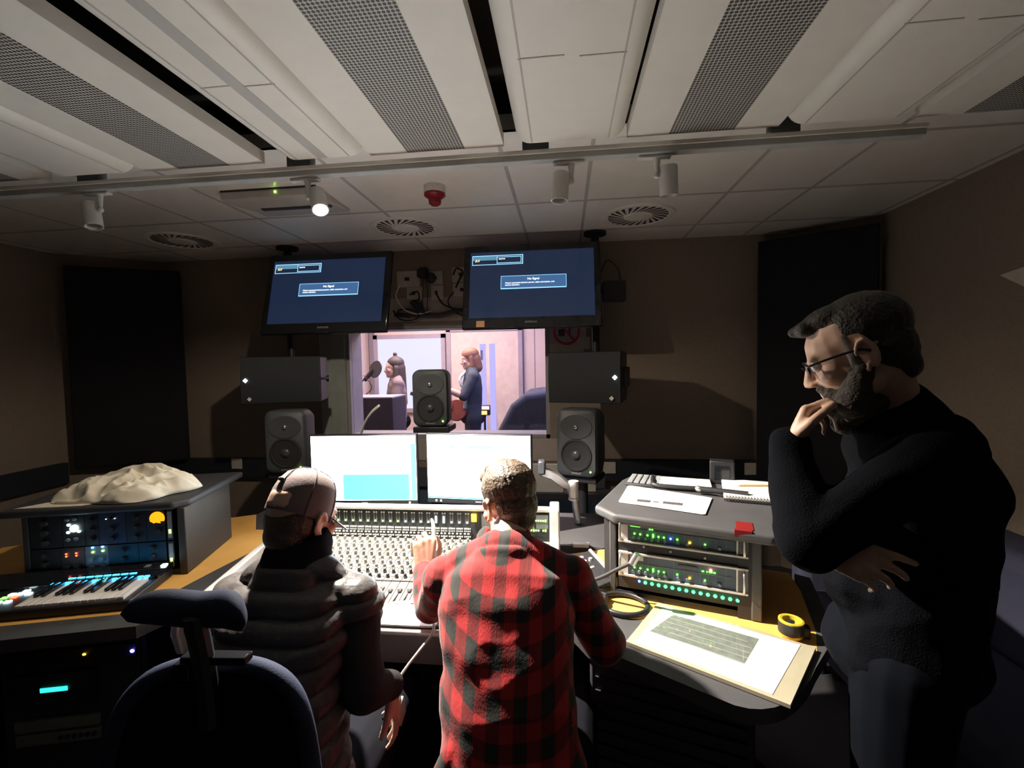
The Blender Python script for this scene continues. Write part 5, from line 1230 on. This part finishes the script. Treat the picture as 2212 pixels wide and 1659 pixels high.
b.ell((0, -.07, -.05), (.050, .030, .035)); blob('hair', b, M_hair3, SM, .005, 2, disp=lambda co, n: .001*noise.noise(co*90))
for s in (-1, 1): blob('grey_sideburn', MB(Mh).cap((s*.061, .008, .045), (s*.064, .008, -.03), .012, .013), mat('greying_hair', (.13, .12, .105), .8, noise_amt=.3, scale=90), SM, .0045, 2)
b = MB(Mh); b.ell((0, .055, -.102), (.052, .048, .046)).cap((.060, .006, -.035), (.044, .045, -.092), .022, .036).cap((-.060, .006, -.035), (-.044, .045, -.092), .022, .036).ell((0, .025, -.105), (.05, .05, .035)).cap((-.022, .090, -.047), (.022, .090, -.047), .010, .010).ell((0, .075, -.135), (.035, .03, .028)).cap((.03, .075, -.065), (-.03, .075, -.065), .018, .018)
blob('beard', b, mat('greying_beard', (.06, .05, .042), .85, noise_amt=.4, scale=70, bump=.6, bscale=160), SM, .0045, 2, disp=lambda co, n: .002*noise.noise(co*110))
# glasses
b = MB(Mh)
for s in (-1, 1):
    b.tube([(s*.034+.023*math.cos(t), .100-.006*abs(math.cos(t)), .004+.017*math.sin(t)) for t in [R_(a) for a in range(0, 360, 30)]], .0026, 6, 3, closed=True)
    b.tube([(s*.057, .096, .010), (s*.072, .055, .012), (s*.081, .0, .010), (s*.082, -.022, .0)], .0028, 6, 4)
b.tube([(-.011, .104, .008), (0, .107, .011), (.011, .104, .008)], .0024, 6, 3); b.build('glasses_frame', M_gloss, SM, world=True, smooth=180)
b = MB(Mh)
for s in (-1, 1): b.cyl((s*.034, .0985, .004), (s*.034, .0995, .004), .020, n=20)
b.build('lenses', G, SM, world=True)

# ---------------------------------------------------------------- office chair, near left
ch = thing('office_chair', 'blue-grey office chair with a saddle headrest, empty, nearest to us', 'office chair', (-.65, .79, 0), R_(184))
M_cf = mat('blue_grey_upholstery', (.035, .045, .085), .8, spec=.2, noise_amt=.06, bump=.15, bscale=400)
b = MB(); rg = []
N = 21
for i in range(N):
    t = i/(N-1)*2-1; x = t*.108; z = 1.184-.006*math.cos(t*4.2-.3)+.006*t; e = (1-abs(t)**3.2)**.5 if abs(t) < 1 else 0
    rg.append(((x, .10-.045*(1-t*t), z-.010), (0, .026*max(e, .05), 0), (0, .0, (.030+.012*max(0, t)-.008*t)*max(e, .05))))
b.loft(rg, 24, 2.2); b.build('headrest', M_cf, ch, smooth=180)
MB().tube([(0.0, .075, 1.17), (.0, .06, 1.09), (.0, .05, 1.0), (.0, .05, .95)], .018, 10).build('headrest_stem', M_black, ch)
MB().bb(-.08, .04, .04, .065, 1.07, 1.085).bb(.02, .05, .05, .07, 1.045, 1.075).build('adjuster', M_gloss, ch, bevel=.003)
# backrest shell: curved mesh, framed
def back(x, z):  # depth of the backrest surface
    return .055-.05*math.cos(x*6)+.03*math.sin((z-.45)*5)
out = [(.0, 1.04), (.08, 1.035), (.14, 1.01), (.175, .95), (.20, .82), (.225, .65), (.22, .52), (.19, .46), (.0, .44)]
out = out+[(-x, z) for x, z in reversed(out[1:-1])]
MB().tube([(x, back(x, z), z) for x, z in out], .016, 10, 5, closed=True).build('back_frame', M_cf, ch, smooth=180)
b = MB(); vs = []; fs = []; nx, nz = 17, 17
for yo in (0, .006):
    for j in range(nz):
        z = .46+(1.03-.46)*j/(nz-1); hw = .20*(1-((z-.70)/.40)**4*.75)
        for i in range(nx): x = (i/(nx-1)*2-1)*hw; vs.append((x, back(x, z)+yo, z))
for o_ in (0, 1):
    for j in range(nz-1):
        for i in range(nx-1): q = o_*nx*nz+j*nx+i; f_ = (q, q+1, q+nx+1, q+nx); fs.append(f_ if o_ == 0 else f_[::-1])
b.add(vs, fs); b.build('back_mesh', mat('black_mesh_fabric', (.008, .009, .014), .9, spec=.05, bump=.4, bscale=700), ch, smooth=180)
MB().loft([((0, .26, .42), (.20, 0, 0), (0, .19, 0)), ((0, .27, .445), (.245, 0, 0), (0, .235, 0)), ((0, .27, .48), (.245, 0, 0), (0, .235, 0)), ((0, .27, .50), (.22, 0, 0), (0, .21, 0))], 32, 3).build('seat', M_cf, ch, smooth=60)
MB().tube([(0, .02, .80), (0, -.03, .6), (0, .0, .42), (0, .15, .38)], .022, 10).build('back_spine', M_black, ch, smooth=180)
for s in (-1, 1):
    a_ = MB().tube([(s*.24, .20, .42), (s*.28, .20, .44), (s*.285, .22, .60), (s*.28, .24, .655)], .014, 8).build('armrest_post', M_black, ch, smooth=180)
    MB().bb(s*.28-.04, s*.28+.04, .12, .36, .65, .68).build('armrest_pad', M_rubber, ch, bevel=.012)
MB().cyl((0, .25, .10), (0, .25, .42), .028, n=16).build('gas_column', M_black, ch)
for i in range(5): a = 2*math.pi*i/5+.3; MB().cyl((0, .25, .11), (.30*math.cos(a), .25+.30*math.sin(a), .075), .024, .016, 10).build('leg', M_black, ch); MB().ell((.30*math.cos(a), .25+.30*math.sin(a), .028), (.02, .03, .028), n=12).build('caster', M_black, ch)

# ---------------------------------------------------------------- live room people
def booth_person(loc, fwd, H, label, skin, topcol, legcol, hair, armpose, kind):
    r = thing('person', label, 'person', (loc[0], loc[1], 0)); f = V(fwd).normalized(); rt_ = V((f.y, -f.x, 0)); b0 = V((loc[0], loc[1], 0)); k = H/1.75
    J = dict(neck=b0+V((0, 0, 1.47*k)), chest=b0+V((0, 0, 1.30*k)), waist=b0+V((0, 0, 1.08*k)), pelvis=b0+V((0, 0, .93*k)), shL=b0-rt_*.175+V((0, 0, 1.40*k)), shR=b0+rt_*.175+V((0, 0, 1.40*k)), hip_w=.155, waist_w=.13, depth=.10)
    for s, q in (('L', -1), ('R', 1)):
        h = b0+rt_*(.085*q)+V((0, 0, .90*k)); J['hip'+s] = h; J['kn'+s] = h+V((0, 0, -.43*k))+f*.02; J['an'+s] = V((h.x, h.y, .09)); J['toe'+s] = V((h.x, h.y, .035))+f*.13
        e, w_ = armpose[s]; J['el'+s] = J['sh'+s]+f*e[0]+rt_*(q*e[1])+V((0, 0, e[2])); J['wr'+s] = J['el'+s]+f*w_[0]+rt_*(q*w_[1])+V((0, 0, w_[2]))
        J['hand'+s] = frame(J['wr'+s], (J['wr'+s]-J['el'+s]), (0, .1, 1)); J['thumb'+s] = -q
    J['head'] = frame(b0+V((0, 0, 1.60*k))+f*.03, f+V((0, 0, -.2 if kind == 'g' else -.05)))
    body(J, r, .009, m=skin); eyes(J, r)
    b = MB(); torso(b, J, .014)
    for s in 'LR':
        P_ = arm_pts(J, s); n_ = 3 if kind == 'g' else 5; b.chain(P_[:n_], [.066, .062, .058, .048, .036][:n_])
    blob('top', b, topcol, r, .010, 3, disp=folds(.004, 8))
    b = MB()
    for s in 'LR': limb(b, leg_pts(J, s), LRS, .012)
    b.ell(J['pelvis'], (.165, .13, .12)); blob('trousers', b, legcol, r, .012, 3); shoes(J, r)
    b = MB(J['head'])
    if kind == 's':
        b.ell((0, -.03, .06), (.088, .105, .085)).cap((0, -.06, .0), (.0, -.07, -.42), .082, .065).cap((.065, -.02, .0), (.09, .04, -.36), .035, .035).cap((-.065, -.02, .0), (-.09, .04, -.36), .035, .035).ell((0, -.03, .168), .026).cap((0, -.03, .13), (0, -.03, .16), .02, .02)
    else:
        b.ell((0, -.025, .055), (.088, .108, .086)).cap((0, -.06, .0), (0, -.07, -.11), .078, .070).cap((.065, -.02, .02), (.075, -.01, -.09), .028, .024).cap((-.065, -.02, .02), (-.075, -.01, -.09), .028, .024)
    blob('hair', b, hair, r, .008, 3)
    return r, J
M_skin2 = mat('warm_pale_skin', (.60, .38, .30), .6)
booth_person((-2.02, 5.40), (-.85, -.45, 0), 1.68, 'dark-haired person with a topknot singing beyond the window', M_skin2, mat('grey_lilac_jumper', (.22, .17, .18), .9), MATS['black_denim'], mat('long_dark_hair', (.06, .045, .045), .6),
    {'L': ((.06, .06, -.27), (.22, -.08, .04)), 'R': ((.08, .06, -.27), (.20, -.10, .05))}, 's')
booth_person((-1.10, 5.45), (-.9, -.25, 0), 1.78, 'fair-haired person in a dark tee playing guitar beyond the window', M_skin2, mat('dark_blue_tee', (.05, .065, .08), .9), mat('dark_trousers', (.03, .035, .05), .9), mat('red_fair_hair', (.25, .12, .07), .6),
    {'L': ((.12, .05, -.22), (.22, -.02, .10)), 'R': ((.02, .08, -.27), (.20, -.12, -.05))}, 'g')
r = thing('guitar', 'guitar on a patterned strap held by the fair-haired person', 'guitar', (-1.27, 5.33, 1.03), R_(0))
MB().lathe([(0, -.02), (.12, -.02), (.13, 0), (.12, .02), (0, .02)], 28, RX(R_(78), 4, 'X') @ Matrix.Translation((.0, 0, 0)), close=False).lathe([(0, -.02), (.09, -.02), (.10, 0), (.09, .02), (0, .02)], 28, Matrix.Translation((-.13, 0, .05)) @ RX(R_(78), 4, 'X'), close=False).build('body', mat('red_brown_guitar', (.22, .06, .05), .3), r)
MB().box((-.36, -.02, .14), (.40, .022, .04), ry=R_(20)).build('neck', M_ink, r)
MB().tube([(.10, -.03, .02), (.12, -.05, .18), (.06, -.06, .36), (.10, .08, .45)], .018, 6).build('strap', mat('patterned_strap', (.35, .45, .45), .8, noise_amt=.6, scale=40), r, smooth=180)
